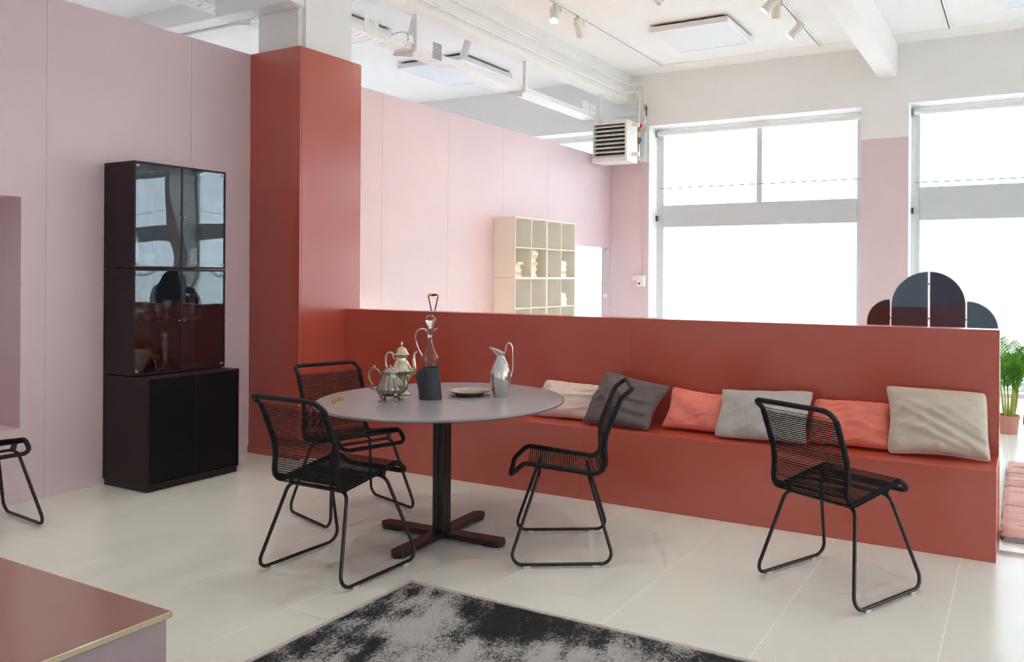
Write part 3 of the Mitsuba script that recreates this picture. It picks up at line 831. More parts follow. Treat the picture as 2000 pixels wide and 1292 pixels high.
seat_cords = cords(split_at, s_[-1] - .012)
back_cords = cords(.006, split_at)
FV, TV, FU, ZB = .270, .188, .256, .0165
leg_path = fillet([(-FU, FV, ZB), (FU, FV, ZB), (.112, TV, .432), (.112, -TV, .432), (FU, -FV, ZB), (-FU, -FV, ZB), (-.135, -TV, .412), (-.135, TV, .412)], [.048] * 8, closed=True, n=8)
leg_mesh = tube(leg_path, .0083, 10, closed=True)
plates = []
for u, zb, zr in ((.112, .430, .470), (-.135, .410, .430)):
    for sg in (1, -1):
        m = extrude(Polygon([(-.022, 0), (.010, 0), (.024, .026 + zr - .455 + .02), (-.010, .026 + zr - .455 + .02)]) if False else Polygon([(-.020, .0), (.012, .0), (.022, zr - zb + .012), (-.004, zr - zb + .012)]), .005)
        m.apply_transform(np.array([[0, 0, 1, u - .0025], [sg, 0, 0, sg * .172], [0, 1, 0, zb], [0, 0, 0, 1.0]]))
        plates.append(m)
glides = []
for u in (.165, -.165):
    for sg in (1, -1):
        glides.append(cat(box(u - .018, u + .018, sg * FV - .0095, sg * FV + .0095, .0, .012, .003)))
pbr('mat_glide', srgb(196, 190, 178), 0.3, 0.4)
CH = dict(frame=mikit.ply(frame_mesh, 'mat_rope', 40), seat=mikit.ply(seat_cords, 'mat_rope', True), back=mikit.ply(back_cords, 'mat_rope', True), legs=mikit.ply(leg_mesh, 'mat_tube', 40),
          plates=[mikit.ply(m, 'mat_tube', False) for m in plates], glides=[mikit.ply(m, 'mat_glide', False) for m in glides])


def chair(x, y, deg, label):
    t = thing('rope_chair', label, 'chair', 'black rope chairs')
    M = T().translate([x, y, 0]).rotate([0, 0, 1], deg)
    part(t, 'seat_frame', CH['frame'], None, to_world=M)
    part(t, 'seat_cords', CH['seat'], None, to_world=M, kind='stuff')
    part(t, 'back_cords', CH['back'], None, to_world=M, kind='stuff')
    part(t, 'leg_frame', CH['legs'], None, to_world=M)
    for m in CH['plates']:
        part(t, 'bracket', m, None, to_world=M)
    for m in CH['glides']:
        part(t, 'glide', m, None, to_world=M)


chair(-2.904, 2.846, 89.5, 'black rope chair seen from behind, in front of the round table')
chair(-3.494, 3.527, -16.5, 'black rope chair tucked in left of the table, between table and pillar')
chair(-2.095, 3.579, 210.7, 'black rope chair seen from the side, right of the round table')
chair(-.747, 3.786, 64.5, 'black rope chair standing alone by the bench, at the right')
chair(-5.02, 2.245, -4.8, 'black rope chair cut off by the left edge, against the pink wall')

# ================================================================== TABLEWARE
ZT = .742
RIGHT = _R0                                       # roughly the bench's direction turned to the viewer


def place(m, pos, deg=0):
    m = m.copy()
    m.apply_transform(trimesh.transformations.rotation_matrix(math.radians(deg), (0, 0, 1)))
    m.apply_translation(pos)
    return m


DEG = math.degrees(YAW)
# squat fluted teapot
pos = (-2.942, 3.235, ZT)
tp = thing('teapot', 'squat fluted pewter teapot on four feet', 'teapot')
flute = lambda th, r, z: r * (1 + .16 * np.clip((z - .02) / .03, 0, 1) * np.clip((.155 - z) / .05, 0, 1) * (np.abs(np.cos(th * 5)) ** .45 - .8))
part(tp, 'body', place(lathe([(0, .024), (.022, .024), (.045, .030), (.064, .043), (.0715, .058), (.070, .070), (.063, .086), (.054, .102), (.047, .118), (.043, .132), (.0425, .142), (.045, .147), (.042, .148), (0, .146)], 160, flute), pos, DEG), 'mat_pewter', True)
lid = part(tp, 'lid', place(lathe([(0, .1475), (.043, .1475), (.043, .151), (.039, .157), (.030, .167), (.018, .174), (.008, .177), (0, .178)], 60, lambda th, r, z: r * (1 + .02 * np.cos(10 * th))), pos, DEG), 'mat_pewter', True)
part(lid, 'finial', place(lathe([(0, .175), (.006, .176), (.009, .180), (.006, .184), (.004, .187), (0, .190)], 16), pos, DEG), 'mat_pewter', True)
part(tp, 'spout', place(tube(spline([(.052, 0, .052), (.078, 0, .062), (.094, 0, .082), (.097, 0, .108), (.104, 0, .130), (.114, 0, .140)], 26), np.linspace(.021, .0075, 26), 14), pos, DEG - 22), 'mat_pewter', True)
part(tp, 'handle', place(cat(tube(spline([(-.044, 0, .134), (-.058, 0, .150), (-.074, 0, .166), (-.092, 0, .170), (-.108, 0, .150), (-.112, 0, .128), (-.104, 0, .100), (-.092, 0, .078), (-.094, 0, .066), (-.080, 0, .060), (-.066, 0, .055)], 44), .0058, 10),
                             tube(spline([(-.080, 0, .170), (-.086, 0, .184), (-.090, 0, .176)], 8), .0045, 8), tube(spline([(-.095, 0, .068), (-.106, 0, .066), (-.104, 0, .072)], 8), .0045, 8)), pos, DEG), 'mat_pewter', True)
for k in range(4):
    a = 45 + 90 * k
    part(tp, 'foot', place(cat(tube(spline([(.046, 0, .046), (.054, 0, .028), (.050, 0, .014), (.060, 0, .005)], 12), np.array([.012, .011, .0095, .008, .0065, .0055, .005, .0045, .0045, .005, .0055, .005]), 10, flat=np.linspace(.017, .006, 12), up=(0, 1, 0)),
                               lathe([(0, 0), (.0075, 0), (.008, .004), (.005, .008), (0, .009)], 12, center=(.060, 0, 0))), pos, DEG + a), 'mat_pewter', True)

# tall coffee pot
pos = (-3.036, 3.428, ZT)
cp = thing('coffee_pot', 'tall footed silver coffee pot behind the teapot', 'coffee pot')
pan = lambda th, r, z: r * (1 + .03 * np.clip((z - .05) / .03, 0, 1) * np.clip((.20 - z) / .03, 0, 1) * (np.abs(np.cos(th * 4)) ** .5 - .7) * 2)
part(cp, 'body', place(lathe([(0, 0), (.050, 0), (.052, .005), (.049, .009), (.044, .012), (.030, .019), (.017, .030), (.013, .042), (.016, .050), (.030, .062), (.044, .080), (.053, .100), (.059, .120), (.0615, .131), (.0625, .134), (.060, .137), (.053, .147), (.045, .163), (.037, .180), (.0325, .192), (.034, .196), (.032, .2), (.0325, .213), (.037, .218), (0, .218)], 80, pan), pos, DEG), 'mat_silver', True)
lid = part(cp, 'lid', place(lathe([(0, .2185), (.040, .2185), (.042, .222), (.040, .226), (.034, .232), (.029, .242), (.024, .253), (.017, .261), (.009, .264), (0, .2645)], 60), pos, DEG), 'mat_silver', True)
part(lid, 'finial', place(lathe([(0, .263), (.005, .264), (.004, .270), (.0075, .276), (.006, .284), (.002, .293), (0, .296)], 18), pos, DEG), 'mat_silver', True)
part(cp, 'spout', place(tube(spline([(.052, 0, .118), (.068, 0, .130), (.072, 0, .155), (.069, 0, .185), (.070, 0, .215), (.077, 0, .232), (.086, 0, .236)], 28), np.linspace(.015, .006, 28), 14), pos, DEG), 'mat_silver', True)
part(cp, 'handle', place(tube(spline([(-.034, 0, .198), (-.044, 0, .203), (-.046, 0, .220), (-.056, 0, .231), (-.074, 0, .230), (-.085, 0, .213), (-.087, 0, .180), (-.083, 0, .155), (-.070, 0, .140), (-.058, 0, .137)], 40), .0062, 10), pos, DEG), 'mat_silver', True)

# dark jug with a leaf-like handle
pos = (-2.797, 3.388, ZT)
jg = thing('jug', 'matte dark grey jug with a flat curled handle', 'jug')
part(jg, 'body', place(lathe([(0, 0), (.0575, 0), (.059, .003), (.0575, .02), (.0535, .07), (.0475, .13), (.0440, .168), (.0425, .170), (.041, .168), (.045, .12), (.048, .05), (0, .04)], 60), pos, DEG), 'mat_mug', 40)
ear = Polygon(spline([(-.030, .164), (-.055, .158), (-.068, .140), (-.0695, .112), (-.064, .082), (-.058, .050), (-.0565, .018), (-.054, .004), (-.030, .004), (-.022, .03), (-.020, .09), (-.022, .14), (-.030, .164)], 60)[:-1])
m = extrude(ear, .036)
m.apply_transform(np.array([[1, 0, 0, 0], [0, 0, -1, .0], [0, 1, 0, 0], [0, 0, 0, 1.0]]))
part(jg, 'handle', place(m, np.array(pos), DEG), 'mat_mug', 30)

# glass decanter
pos = (-3.124, 3.778, ZT)
dc = thing('decanter', 'tall clear glass decanter with ball stopper', 'decanter')
part(dc, 'body', place(lathe([(0, 0), (.040, 0), (.043, .004), (.0475, .049), (.050, .105), (.0518, .165), (.0515, .171), (.048, .177), (.036, .195), (.026, .222), (.0195, .250), (.0168, .280), (.0172, .322), (.021, .338),
                              (.019, .338), (.0150, .322), (.0142, .280), (.0170, .250), (.0234, .222), (.0332, .195), (.046, .174), (.0488, .165), (.047, .105), (.044, .049), (.039, .012), (0, .010)], 64), pos, DEG), 'mat_glass', True)
st = part(dc, 'stopper', place(lathe([(0, .290), (.0120, .290), (.0138, .330), (.0105, .342), (.0135, .352), (.0245, .372), (.0290, .388), (.0295, .396), (.027, .408), (.020, .418), (.010, .4235), (0, .4245)], 40), pos, DEG), 'mat_glass', True)
part(dc, 'lip', place(tube(spline([(.018, 0, .326), (.026, 0, .333), (.034, 0, .342), (.043, 0, .342)], 12), np.linspace(.0065, .0035, 12), 8), pos, DEG), 'mat_glass', True)
part(dc, 'handle', place(tube(spline([(-.018, 0, .318), (-.028, 0, .334), (-.046, 0, .341), (-.070, 0, .333), (-.087, 0, .300), (-.086, 0, .262), (-.074, 0, .225), (-.055, 0, .190), (-.048, 0, .178)], 40), .0058, 10), pos, DEG), 'mat_glass', True)

# pewter plate
pos = (-2.700, 3.600, ZT)
whole('plate', 'shallow pewter plate with a wide rim', 'plate', place(lathe([(0, 0), (.066, 0), (.078, .006), (.086, .016), (.112, .024), (.1155, .0255), (.1155, .0285), (.112, .0285), (.085, .0205), (.076, .010), (.064, .005), (0, .005)], 80), pos), 'mat_plate', 30)

# polished steel pitcher
pos = (-2.528, 3.648, ZT)
vz = thing('pitcher', 'polished steel pitcher with pointed spout and tall loop handle', 'pitcher')
prof = [(0, 0), (.034, 0), (.036, .002), (.046, .035), (.0545, .070), (.0580, .105), (.0575, .125), (.052, .152), (.042, .178), (.030, .200), (.0235, .214), (.0215, .224)]
v0 = lathe(prof, 72)
ths = np.arange(72) * 2 * np.pi / 72
rings = []
for k, t in enumerate(np.linspace(0, 1, 9)):
    c = (1 + np.cos(ths - np.pi)) / 2
    rr = .0215 + t * (.003 + .040 * c ** 2.2)
    zz = .224 + t * (.014 + .030 * c ** 1.5)
    rings.append(np.stack([rr * np.cos(ths), rr * np.sin(ths) * (1 - .25 * t * c), zz], -1))
for k, t in enumerate(np.linspace(1, 0, 9)):
    c = (1 + np.cos(ths - np.pi)) / 2
    rr = .0200 + t * (.003 + .040 * c ** 2.2) - .0005
    zz = .224 + t * (.014 + .030 * c ** 1.5)
    rings.append(np.stack([rr * np.cos(ths), rr * np.sin(ths) * (1 - .25 * t * c), zz], -1))
lipm = trimesh.Trimesh(np.concatenate(rings), grid_faces(18, 72, False, True)[:, ::-1], process=False)
part(vz, 'body', place(cat(v0, lipm), pos, DEG), 'mat_chrome', True)
part(vz, 'handle', place(tube(spline([(.016, 0, .226), (.027, 0, .250), (.034, 0, .280), (.046, 0, .294), (.060, 0, .280), (.067, 0, .240), (.069, 0, .19), (.066, 0, .14), (.0575, 0, .105)], 48), .004, 12, flat=np.concatenate([np.linspace(.009, .012, 24), np.linspace(.012, .006, 24)]), up=(0, 1, 0)), pos, DEG), 'mat_chrome', True)

# brass blocks
for k in range(4):
    q = np.array([-3.117, 3.012, ZT]) + np.array([-.065, .121, 0]) * k / 3
    whole('brass_block', ['small upright brass block at the near end of the row of four', 'small upright brass block, second in the row of four', 'small upright brass block, third in the row of four', 'small upright brass block at the far end of the row, slightly taller'][k], 'block', place(box(-.006, .006, -.008, .008, 0, .021 if k < 3 else .024, .0012), q, 20), 'mat_brass', False, 'small brass blocks on the table')

# ================================================================== BLACK CABINETS
CY0, CY1 = 3.19, 3.865
bc = thing('base_cabinet', 'black low cabinet with two plain doors against the pink wall', 'cabinet')
part(bc, 'plinth', box(XW + .002, -4.947, CY0 + .012, CY1 + .005, 0, .042), 'mat_black', False)
X1 = -4.92
th = .012
part(bc, 'body', cat(box(XW + .002, X1, CY0, CY0 + th, .042, .733, .001), box(XW + .002, X1, CY1 - th, CY1, .042, .733, .001), box(XW + .002, X1, CY0 + th, CY1 - th, .042, .042 + th), box(XW + .002, X1, CY0 + th, CY1 - th, .733 - th, .733),
                      box(XW + .002, XW + .012, CY0 + th, CY1 - th, .054, .721), box(XW + .012, X1 - .003, (CY0 + CY1) / 2 - .004, (CY0 + CY1) / 2 + .004, .054, .721)), 'mat_cabinet', False)
for a, b, kn in ((CY0 + th + .002, (CY0 + CY1) / 2 - .005, 1), ((CY0 + CY1) / 2 + .005, CY1 - th - .002, 0)):
    dr_ = part(bc, 'door', box(X1 - .022, X1 - .006, a, b, .056, .719, .001), 'mat_cabinet_front', False)
    yk = b - .03 if kn else a + .03
    part(dr_, 'knob', rod((X1 - .006, yk, .42), (X1 + .001, yk, .42), .0045, 12), 'mat_black')

GX1 = -5.074


def glass_cabinet(z0, z1, label, glass_shelf):
    t = thing('glass_cabinet', label, 'cabinet', 'black glass-fronted cabinets')
    ym = (CY0 + CY1) / 2
    part(t, 'body', cat(box(XW + .002, GX1, CY0, CY0 + th, z0, z1, .001), box(XW + .002, GX1, CY1 - th, CY1, z0, z1, .001), box(XW + .002, GX1, CY0 + th, CY1 - th, z0, z0 + th), box(XW + .002, GX1, CY0 + th, CY1 - th, z1 - th, z1),
                        box(XW + .002, XW + .010, CY0 + th, CY1 - th, z0 + th, z1 - th), box(XW + .010, GX1 - .002, ym - .005, ym + .005, z0 + th, z1 - th)), 'mat_cabinet', False)
    for j, (a, b) in enumerate(((CY0 + th + .001, ym - .006), (ym + .006, CY1 - th - .001))):
        n_ = 26
        yy, zz = np.meshgrid(np.linspace(a, b, n_), np.linspace(z0 + th + .001, z1 - th - .001, n_), indexing='ij')
        wob = meshkit.noise(np.stack([yy * 7 + z0 * 3, zz * 4.0, yy * 0 + j], -1), 5) - .5
        wob = wob * .0012
        vv = np.stack([GX1 - .005 + wob, yy, zz], -1).reshape(-1, 3)
        d_ = part(t, 'door', trimesh.Trimesh(vv, grid_faces(n_, n_), process=False), 'mat_door_glass', True, 'clear glass door')
        yk = b - .012 if j == 0 else a + .012
        part(d_, 'knob', rod((GX1 - .004, yk, (z0 + z1) / 2), (GX1 + .006, yk, (z0 + z1) / 2), .005, 12), 'mat_grey_metal')
        yh = a + .012 if j == 0 else b - .012
        for zz_ in (z0 + th + .016, z1 - th - .016):
            part(d_, 'hinge', box(GX1 - .010, GX1 - .0005, yh - .011, yh + .011, zz_ - .008, zz_ + .008, .002), 'mat_grey_metal', False)
        if glass_shelf:
            part(t, 'glass_shelf', box(XW + .012, GX1 - .014, a + .002, b - .002, (z0 + z1) / 2 - .003, (z0 + z1) / 2 + .003), 'mat_slab_glass', False)
    return t


glass_cabinet(.738, 1.433, 'black glass-fronted cabinet in the middle of the stack, holding cut-glass goblets', True)
glass_cabinet(1.438, 2.133, 'black glass-fronted cabinet at the top of the stack, reflecting the windows', False)


def goblet(h, rb, foot):
    return lathe([(0, 0), (foot, 0), (foot, .002), (.006, .006), (.004, .012), (.0042, h * .25), (.006, h * .42), (.004, h * .48), (rb * .55, h * .56), (rb * .92, h * .75), (rb, h), (rb - .0015, h), (rb * .86, h * .75), (rb * .45, h * .6), (0, h * .58)], 24)


def cut(n, a):
    return lambda th_, r, z: r * (1 + a * np.cos(n * th_ + z * 300))


ZA, ZM = .738 + th, (.738 + 1.433) / 2 + .003
ZB2 = 1.438 + th
gl = [('goblet', 'small crystal goblet on the middle shelf, next to the cut-glass bowl', goblet(.115, .026, .025), (-5.16, 3.335, ZM)),
      ('goblet', 'small crystal goblet on the middle shelf, centre of three', goblet(.105, .024, .024), (-5.13, 3.395, ZM)),
      ('goblet', 'tall crystal goblet on the middle shelf, nearest the cabinet divider', goblet(.135, .030, .028), (-5.14, 3.465, ZM)),
      ('goblet', 'small crystal goblet on the cabinet bottom at the left corner', goblet(.12, .024, .024), (-5.12, 3.225, ZA)),
      ('goblet', 'small crystal goblet on the cabinet bottom beside the tall glass vase', goblet(.118, .029, .026), (-5.12, 3.375, ZA))]
for n_, l_, m_, p_ in gl:
    whole(n_, l_, 'goblet', place(m_, p_), 'mat_glass', True, 'crystal goblets in the cabinet')
whole('crystal_bowl', 'round cut-glass bowl at the left of the middle shelf', 'bowl', place(lathe([(0, 0), (.03, 0), (.034, .004), (.05, .02), (.062, .045), (.060, .07), (.054, .095), (.051, .095), (.056, .07), (.056, .045), (.045, .024), (0, .012)], 48, cut(12, .04)), (-5.18, 3.262, ZM)), 'mat_glass', True)
whole('glass_vase', 'tall cylindrical cut-glass vase on the cabinet bottom', 'vase', place(lathe([(0, 0), (.042, 0), (.043, .010), (.034, .020), (.030, .03), (.031, .255), (.028, .255), (.026, .04), (0, .03)], 32, cut(8, .03)), (-5.15, 3.455, ZA)), 'mat_glass', True)
whole('candlestick', 'cut-glass footed compote on the right middle shelf', 'compote', place(lathe([(0, 0), (.055, 0), (.056, .008), (.03, .016), (.014, .03), (.011, .05), (.016, .09), (.010, .12), (.018, .135), (.040, .165), (.042, .175), (.038, .175), (.015, .145), (0, .14)], 32, cut(8, .03)), (-5.16, 3.665, ZM)), 'mat_glass', True)
whole('glass_bottle', 'tall clear glass bottle at the left of the top cabinet', 'bottle', place(lathe([(0, 0), (.04, 0), (.042, .01), (.042, .19), (.036, .215), (.02, .235), (.018, .275), (.021, .285), (.017, .285), (.015, .24), (.032, .212), (.038, .19), (.037, .02), (0, .012)], 32), (-5.2, 3.262, ZB2)), 'mat_glass', True)
whole('tumbler', 'low clear tumbler in the left half of the top cabinet', 'glass', place(lathe([(0, 0), (.034, 0), (.037, .085), (.034, .085), (.031, .012), (0, .010)], 28, cut(10, .02)), (-5.17, 3.35, ZB2)), 'mat_glass', True)
whole('glass_vase', 'clear glass cylinder in the right half of the top cabinet', 'vase', place(lathe([(0, 0), (.03, 0), (.026, .02), (.028, .13), (.025, .13), (.022, .03), (0, .02)], 28), (-5.17, 3.68, ZB2)), 'mat_glass', True)

# ================================================================== WHITE SHELF UNITS AND BOOKS
SX1 = -5.10
SW, SH = .693, .702
cells = {}
for r in range(3):
    for c in range(2):
        y0, z0 = 7.636 + c * SW, .015 + (r * (SH - .018) if r else 0) - (0 if r else 0)
        z0 = [.015, .677, 1.379][r]
        z1 = [.675, 1.377, 2.081][r]
        t = thing('shelf_unit', ['white open shelf unit at the bottom of the stack', 'white open shelf unit in the middle row', 'white open shelf unit in the top row'][r] + (', left column' if c == 0 else ', right column next to the opening'), 'shelf unit', 'white open shelf units')
        y1 = y0 + SW - .001
        k = .012
        part(t, 'case', cat(box(XW + .002, SX1, y0, y0 + k, z0, z1, .001), box(XW + .002, SX1, y1 - k, y1, z0, z1, .001), box(XW + .002, SX1, y0 + k, y1 - k, z0, z0 + k), box(XW + .002, SX1, y0 + k, y1 - k, z1 - k, z1)), 'mat_shelf', False)
        part(t, 'back', box(XW + .002, XW + .010, y0 + k, y1 - k, z0 + k, z1 - k), 'mat_shelf', False)
        ym, zm = (y0 + y1) / 2, (z0 + z1) / 2
        part(t, 'divider', box(XW + .010, SX1 - .002, ym - .005, ym + .005, z0 + k, z1 - k), 'mat_shelf', False)
        part(t, 'shelf', box(XW + .010, SX1 - .006, y0 + k, ym - .005, zm - .005, zm + .005), 'mat_shelf', False)
        part(t, 'shelf', box(XW + .010, SX1 - .006, ym + .005, y1 - k, zm - .005, zm + .005), 'mat_shelf', False)
        cells[(r, c)] = (y0 + k, ym + .005, z0 + k, zm + .005)


def books(y, z, hs, label, group, n0):
    q = np.random.default_rng(n0)
    ords = ['bottom', 'second-lowest', 'third-lowest', 'fourth-lowest', 'fifth-lowest', 'sixth-lowest', 'third-highest', 'second-highest', 'topmost']
    for i, hh in enumerate(hs):
        nth = 'topmost' if i == len(hs) - 1 else ords[i]
        w_, d_ = q.uniform(.115, .150), q.uniform(.16, .21)
        m = cat(box(-d_ / 2, d_ / 2, -w_ / 2, w_ / 2, 0, .0025), box(-d_ / 2, d_ / 2, -w_ / 2, w_ / 2, hh - .0028, hh - .0003), box(-d_ / 2 + .004, d_ / 2 - .004, -w_ / 2, w_ / 2 - .004, .0025, hh - .0028))
        whole('book', f'{nth} {label}', 'book', place(m, (-5.21 + q.uniform(-.015, .015), y + q.uniform(-.01, .01), z), q.uniform(-5, 5)), ['mat_page', 'mat_page_white', 'mat_page_tan', 'mat_page_white', 'mat_page'][q.integers(5)], False, group)
        z += hh


c_ = cells[(2, 0)]
books(c_[0] + .085, c_[2], [.026, .030, .038, .050, .028], 'book of the low pile in the left cell of the white shelf', 'books piled in the first cell', 1)
books(c_[1] + .085, c_[2], [.036, .042, .026, .038, .034, .048, .036, .034, .026], 'book of the tallest white shelf pile', 'books in the tallest pile', 2)
c_ = cells[(2, 1)]
books(c_[1] + .085, c_[2], [.042, .036, .034, .030, .034, .026], 'book of the pile in the rightmost cell, upper white shelf', 'books piled in the last upper cell', 3)
c_ = cells[(1, 1)]
books(c_[1] + .085, c_[3], [.030, .034, .026, .040, .030], 'book of the pile in the rightmost cell, lower white shelf', 'books piled in the last lower cell', 4)

# ================================================================== LANTERN BEHIND THE BENCH
lx, ly = -4.93, 6.0
ln = thing('lantern', 'floor lantern behind the bench with only its triangular brass handle showing', 'lamp')
part(ln, 'base', lathe([(0, .015), (.11, .015), (.11, .03), (0, .03)], 32, center=(lx, ly, 0)), 'mat_brass')
for k in range(3):
    a = math.radians(30 + 120 * k)
    part(ln, 'post', rod((lx + .095 * math.cos(a), ly + .095 * math.sin(a), .03), (lx + .095 * math.cos(a), ly + .095 * math.sin(a), .985), .006, 10), 'mat_dark_steel')
part(ln, 'cap', cat(lathe([(.092, .985), (.102, .985), (.102, .993), (.092, .993)], 32, center=(lx, ly, 0)), box(lx - .1, lx + .1, ly - .008, ly + .008, .985, .993)), 'mat_brass', 30)
part(ln, 'stem', rod((lx, ly, .62), (lx, ly, .875), .012, 12), 'mat_brass')
bulb = trimesh.creation.icosphere(3, .055)
bulb.apply_translation((lx, ly, .93))
part(ln, 'bulb', bulb, 'mat_diffuser', True, 'warm lit bulb', emitter={'type': 'area', 'radiance': {'type': 'rgb', 'value': [LANTERN_RADIANCE, LANTERN_RADIANCE * .66, LANTERN_RADIANCE * .28]}})
hd = _R0 * .047
ctr = np.array([lx, ly, 0])
zh = 1.215
hk = part(ln, 'handle', cat(rod(ctr + (0, 0, .99), ctr + hd + (0, 0, zh), .006, 10), rod(ctr + (0, 0, .99), ctr - hd + (0, 0, zh), .006, 10)), 'mat_dark_steel', label='V-shaped dark steel handle')
part(hk, 'grip', rod(ctr - hd * .92 + (0, 0, zh), ctr + hd * .92 + (0, 0, zh), .014, 16), 'mat_brass', label='brass grip')
part(hk, 'wrap', rod(ctr - hd * .30 + (0, 0, zh), ctr + hd * .68 + (0, 0, zh), .0148, 16), 'mat_dark_steel', label='grey wrapped grip')

# ================================================================== FOLDING MIRROR SCREEN
MY, K = 6.5, (6.5) / 9.0
ms = thing('mirror_screen', 'folding mirror screen with four arched panels behind the bench', 'mirror')


def arch(a, b, z0, z1, quarter):
    """panel from x=a to x=b, arch rising to z1; quarter: 'l' or 'r' the low side."""
    w_ = b - a
    pts = [(a, z0), (b, z0)]
    n_ = 28
    zc = z1 - w_ * 1.0
    tt = np.linspace(0, math.pi / 2, n_)
    if quarter == 'l':
        pts += [(b - w_ * math.sin(q), zc + (z1 - zc) * math.cos(q)) for q in tt]
    else:
        pts += [(a + w_ * math.cos(q), zc + (z1 - zc) * math.sin(q)) for q in tt]
    return Polygon(pts)


def panel(a, b, z1, quarter, dy0, dy1):
    pg = arch(a, b, .03, z1, quarter)
    for nm, p_, off, tk, mt in (('panel', pg, 0.0, .016, 'mat_mirror_edge'), ('mirror', pg.buffer(-.006), -.0025, .003, 'mat_mirror')):
        m = extrude(p_, tk)
        v = m.vertices
        t_ = (v[:, 0] - a) / (b - a)
        m.vertices = np.stack([v[:, 0], MY + dy0 + (dy1 - dy0) * t_ + v[:, 2] + off, v[:, 1]], 1)
        part(ms, nm, m, mt, False)


panel(-1.086, -.902, 1.243, 'l', .06, .0)
panel(-.898, -.637, 1.455, 'l', .0, .05)
panel(-.629, -.376, 1.455, 'r', .05, .0)
panel(-.371, -.160, 1.238, 'r', .0, .06)
for xx, yy, zz in ((-.9, MY - .004, 1.10), (-.633, MY + .046, 1.10), (-.633, MY + .046, 1.36), (-.3735, MY - .004, 1.10)):
    part(ms, 'hinge', rod((xx, yy, zz - .008), (xx, yy, zz + .008), .005, 8), 'mat_brass')
part(ms, 'foot', cat(box(-1.08, -.905, MY - .06, MY + .12, .015, .03), box(-.365, -.165, MY - .06, MY + .12, .015, .03)), 'mat_dark_steel', False)

# ================================================================== PALM
px_, py_ = -.125, 8.16
pp = thing('potted_palm', 'green areca palm in a terracotta pink pot on the floor beyond the bench', 'plant')
pot = part(pp, 'pot', lathe([(0, 0), (.080, 0), (.084, .004), (.095, .130), (.102, .132), (.103, .163), (.097, .163), (.090, .135), (0, .135)], 40, center=(px_, py_, .015)), 'mat_pot')
part(pp, 'soil', lathe([(0, .136), (.089, .136), (.089, .142), (0, .148)], 24, center=(px_, py_, .015)), 'mat_soil')
q = np.random.default_rng(12)
for k in range(9):
    a0 = q.uniform(0, 2 * np.pi)
    r0 = q.uniform(.005, .05)
    b0 = np.array([px_ + r0 * math.cos(a0), py_ + r0 * math.sin(a0), .155])
    top = b0 + np.array([math.cos(a0) * .035, math.sin(a0) * .035, q.uniform(.20, .34)])
    part(pp, 'stem', tube(spline([b0, (b0 + top) / 2 + (.004, 0, 0), top], 8), np.linspace(.011, .006, 8), 8), 'mat_stem')
    for j in range(3):
        ad = a0 + q.uniform(-.9, .9) + j * 2.2
        L_ = q.uniform(.42, .66)
        lean = q.uniform(.15, .75)
        dv = np.array([math.cos(ad), math.sin(ad), 0])
        rach = spline([top, top + dv * L_ * lean * .25 + (0, 0, L_ * .36), top + dv * L_ * lean * .75 + (0, 0, L_ * .52), top + dv * L_ * lean * 1.25 + (0, 0, L_ * .45)], 22)
        fr = [tube(rach, np.linspace(.0045, .0015, 22), 5)]
        sv = np.cross(dv, [0, 0, 1.0])
        V, Fc = [], []
        for i in range(3, 22):
            for sg in (1, -1):
                tdir = rach[min(i + 1, 21)] - rach[i - 1]
                tdir /= np.linalg.norm(tdir)
                ln_ = .19 * math.sin(math.pi * (.16 + .80 * (i - 3) / 20)) + .03
                dirv = sv * sg * .72 + tdir * .72 + np.array([0, 0, .16])
                dirv /= np.linalg.norm(dirv)
                nrm_ = np.cross(dirv, tdir)
                wv = np.cross(nrm_, dirv)
                wv /= np.linalg.norm(wv)
                o = rach[i]
                st_ = len(V)
                for t_, w_, dr__ in ((0, .002, 0), (.35, .0048, .004), (.7, .0036, -.012), (1, .0003, -.05)):
                    c0 = o + dirv * ln_ * t_ + np.array([0, 0, dr__ * ln_ / .15])
                    V += [c0 - wv * w_, c0 + wv * w_]
                for s2 in range(3):
                    Fc += [[st_ + 2 * s2, st_ + 2 * s2 + 1, st_ + 2 * s2 + 3], [st_ + 2 * s2, st_ + 2 * s2 + 3, st_ + 2 * s2 + 2]]
        fr.append(trimesh.Trimesh(np.array(V), np.array(Fc), process=False))
        part(pp, 'frond', cat(fr), 'mat_leaf', False)
whole('floor_duct', 'low dark grey duct on the floor beside the palm pot', 'duct', box(.0, 2.6, 8.72, 8.90, .015, .085, .004), 'mat_dark_steel', False)


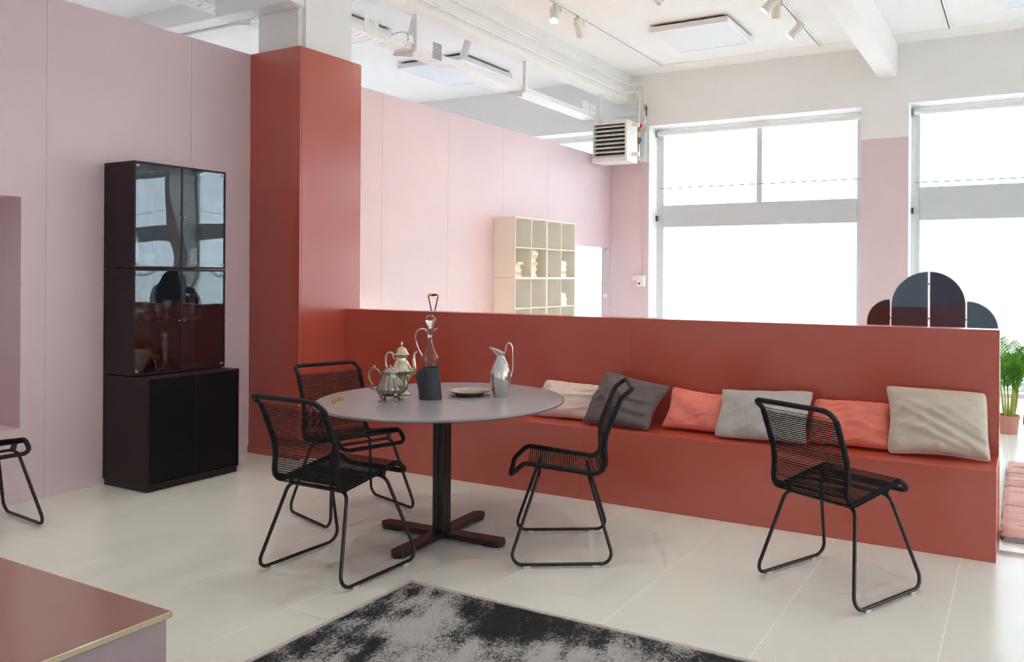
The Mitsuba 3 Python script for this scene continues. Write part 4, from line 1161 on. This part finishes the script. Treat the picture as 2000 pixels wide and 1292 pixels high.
# ================================================================== RUGS
def rug(x0, x1, y0, y1, z0, z1, name, label, mat, wob=.006, nx=120, ny=120, amp=.0015, seed=1, ridges=0.0):
    u, v = np.meshgrid(np.linspace(0, 1, nx), np.linspace(0, 1, ny), indexing='ij')
    X, Y = x0 + (x1 - x0) * u, y0 + (y1 - y0) * v
    eu = (np.minimum(u, 1 - u) < 1e-6)
    ev = (np.minimum(v, 1 - v) < 1e-6)
    nzx = (meshkit.noise(np.stack([X * 30, Y * 30, X * 0], -1), seed) - .5) * wob
    nzy = (meshkit.noise(np.stack([X * 30, Y * 30, X * 0 + 9], -1), seed) - .5) * wob
    X = X + np.where(eu, nzx, 0)
    Y = Y + np.where(ev, nzy, 0)
    e = np.minimum(np.minimum(u * (x1 - x0), (1 - u) * (x1 - x0)), np.minimum(v * (y1 - y0), (1 - v) * (y1 - y0)))
    Z = z0 + (z1 - z0) * np.clip(.35 + e / .02, 0, 1) + (meshkit.noise(np.stack([X * 60, Y * 60, X * 0], -1), seed) - .5) * amp * 2
    if ridges:
        Z = Z + ridges * (meshkit.fbm(np.stack([X * 2.5, Y * 14, X * 0], -1), 3, seed) - .5)
    top = np.stack([X, Y, Z], -1).reshape(-1, 3)
    bot = np.stack([X, Y, Z * 0 + z0], -1).reshape(-1, 3)
    f = grid_faces(nx, ny)
    ring = [i * ny for i in range(nx)] + [(nx - 1) * ny + j for j in range(1, ny)] + [i * ny + ny - 1 for i in range(nx - 2, -1, -1)] + [j for j in range(ny - 2, 0, -1)]
    ring = np.array(ring)
    nxt = np.roll(ring, -1)
    N = nx * ny
    wallf = np.vstack([np.stack([ring, ring + N, nxt + N], 1), np.stack([ring, nxt + N, nxt], 1)])
    return whole(name, label, 'rug', trimesh.Trimesh(np.vstack([top, bot]), np.vstack([f, f[:, ::-1] + N, wallf]), process=False), mat, 50)


rug(-2.475, -.475, -.14, 2.862, .0005, .014, 'rug', 'black and silver mottled rug in the foreground', 'mat_rug', nx=150, ny=220)
rug(-.098, 1.5, 4.80, 6.74, .034, .052, 'rug', 'pink woven rug beyond the end of the bench', 'mat_rug_pink', .01, 100, 120, .002, 3, .016)
rug(-.100, 1.5, 4.765, 6.70, .0155, .034, 'rug', 'grey shaggy rug lying under the pink rug', 'mat_rug_grey', .02, 160, 60, .006, 4)

# ================================================================== PLINTH WITH GLASS TOP
pt = thing('display_plinth', 'low mauve pink display podium with a thick glass top, in the near left corner', 'podium')
PX, PY, PZ = -2.496, 1.710, .280
part(pt, 'body', box(-4.3, PX - .011, .40, PY - .014, 0, PZ - .024, .003), 'mat_mauve', False)
part(pt, 'gap', box(-4.29, PX - .016, .41, PY - .018, PZ - .024, PZ - .021), 'mat_plinth', False)
gt = part(pt, 'glass_top', box(-4.304, PX - .006, .396, PY - .006, PZ - .021, PZ, .0), 'mat_glass_paint', False, 'pink back-painted glass slab')
part(gt, 'edge', cat(box(-4.31, PX, PY - .0058, PY, PZ - .021, PZ + .0002, .002), box(PX - .0058, PX, .39, PY - .006, PZ - .021, PZ + .0002, .002)), 'mat_glass_edge', 30, 'pale greenish glass edge')
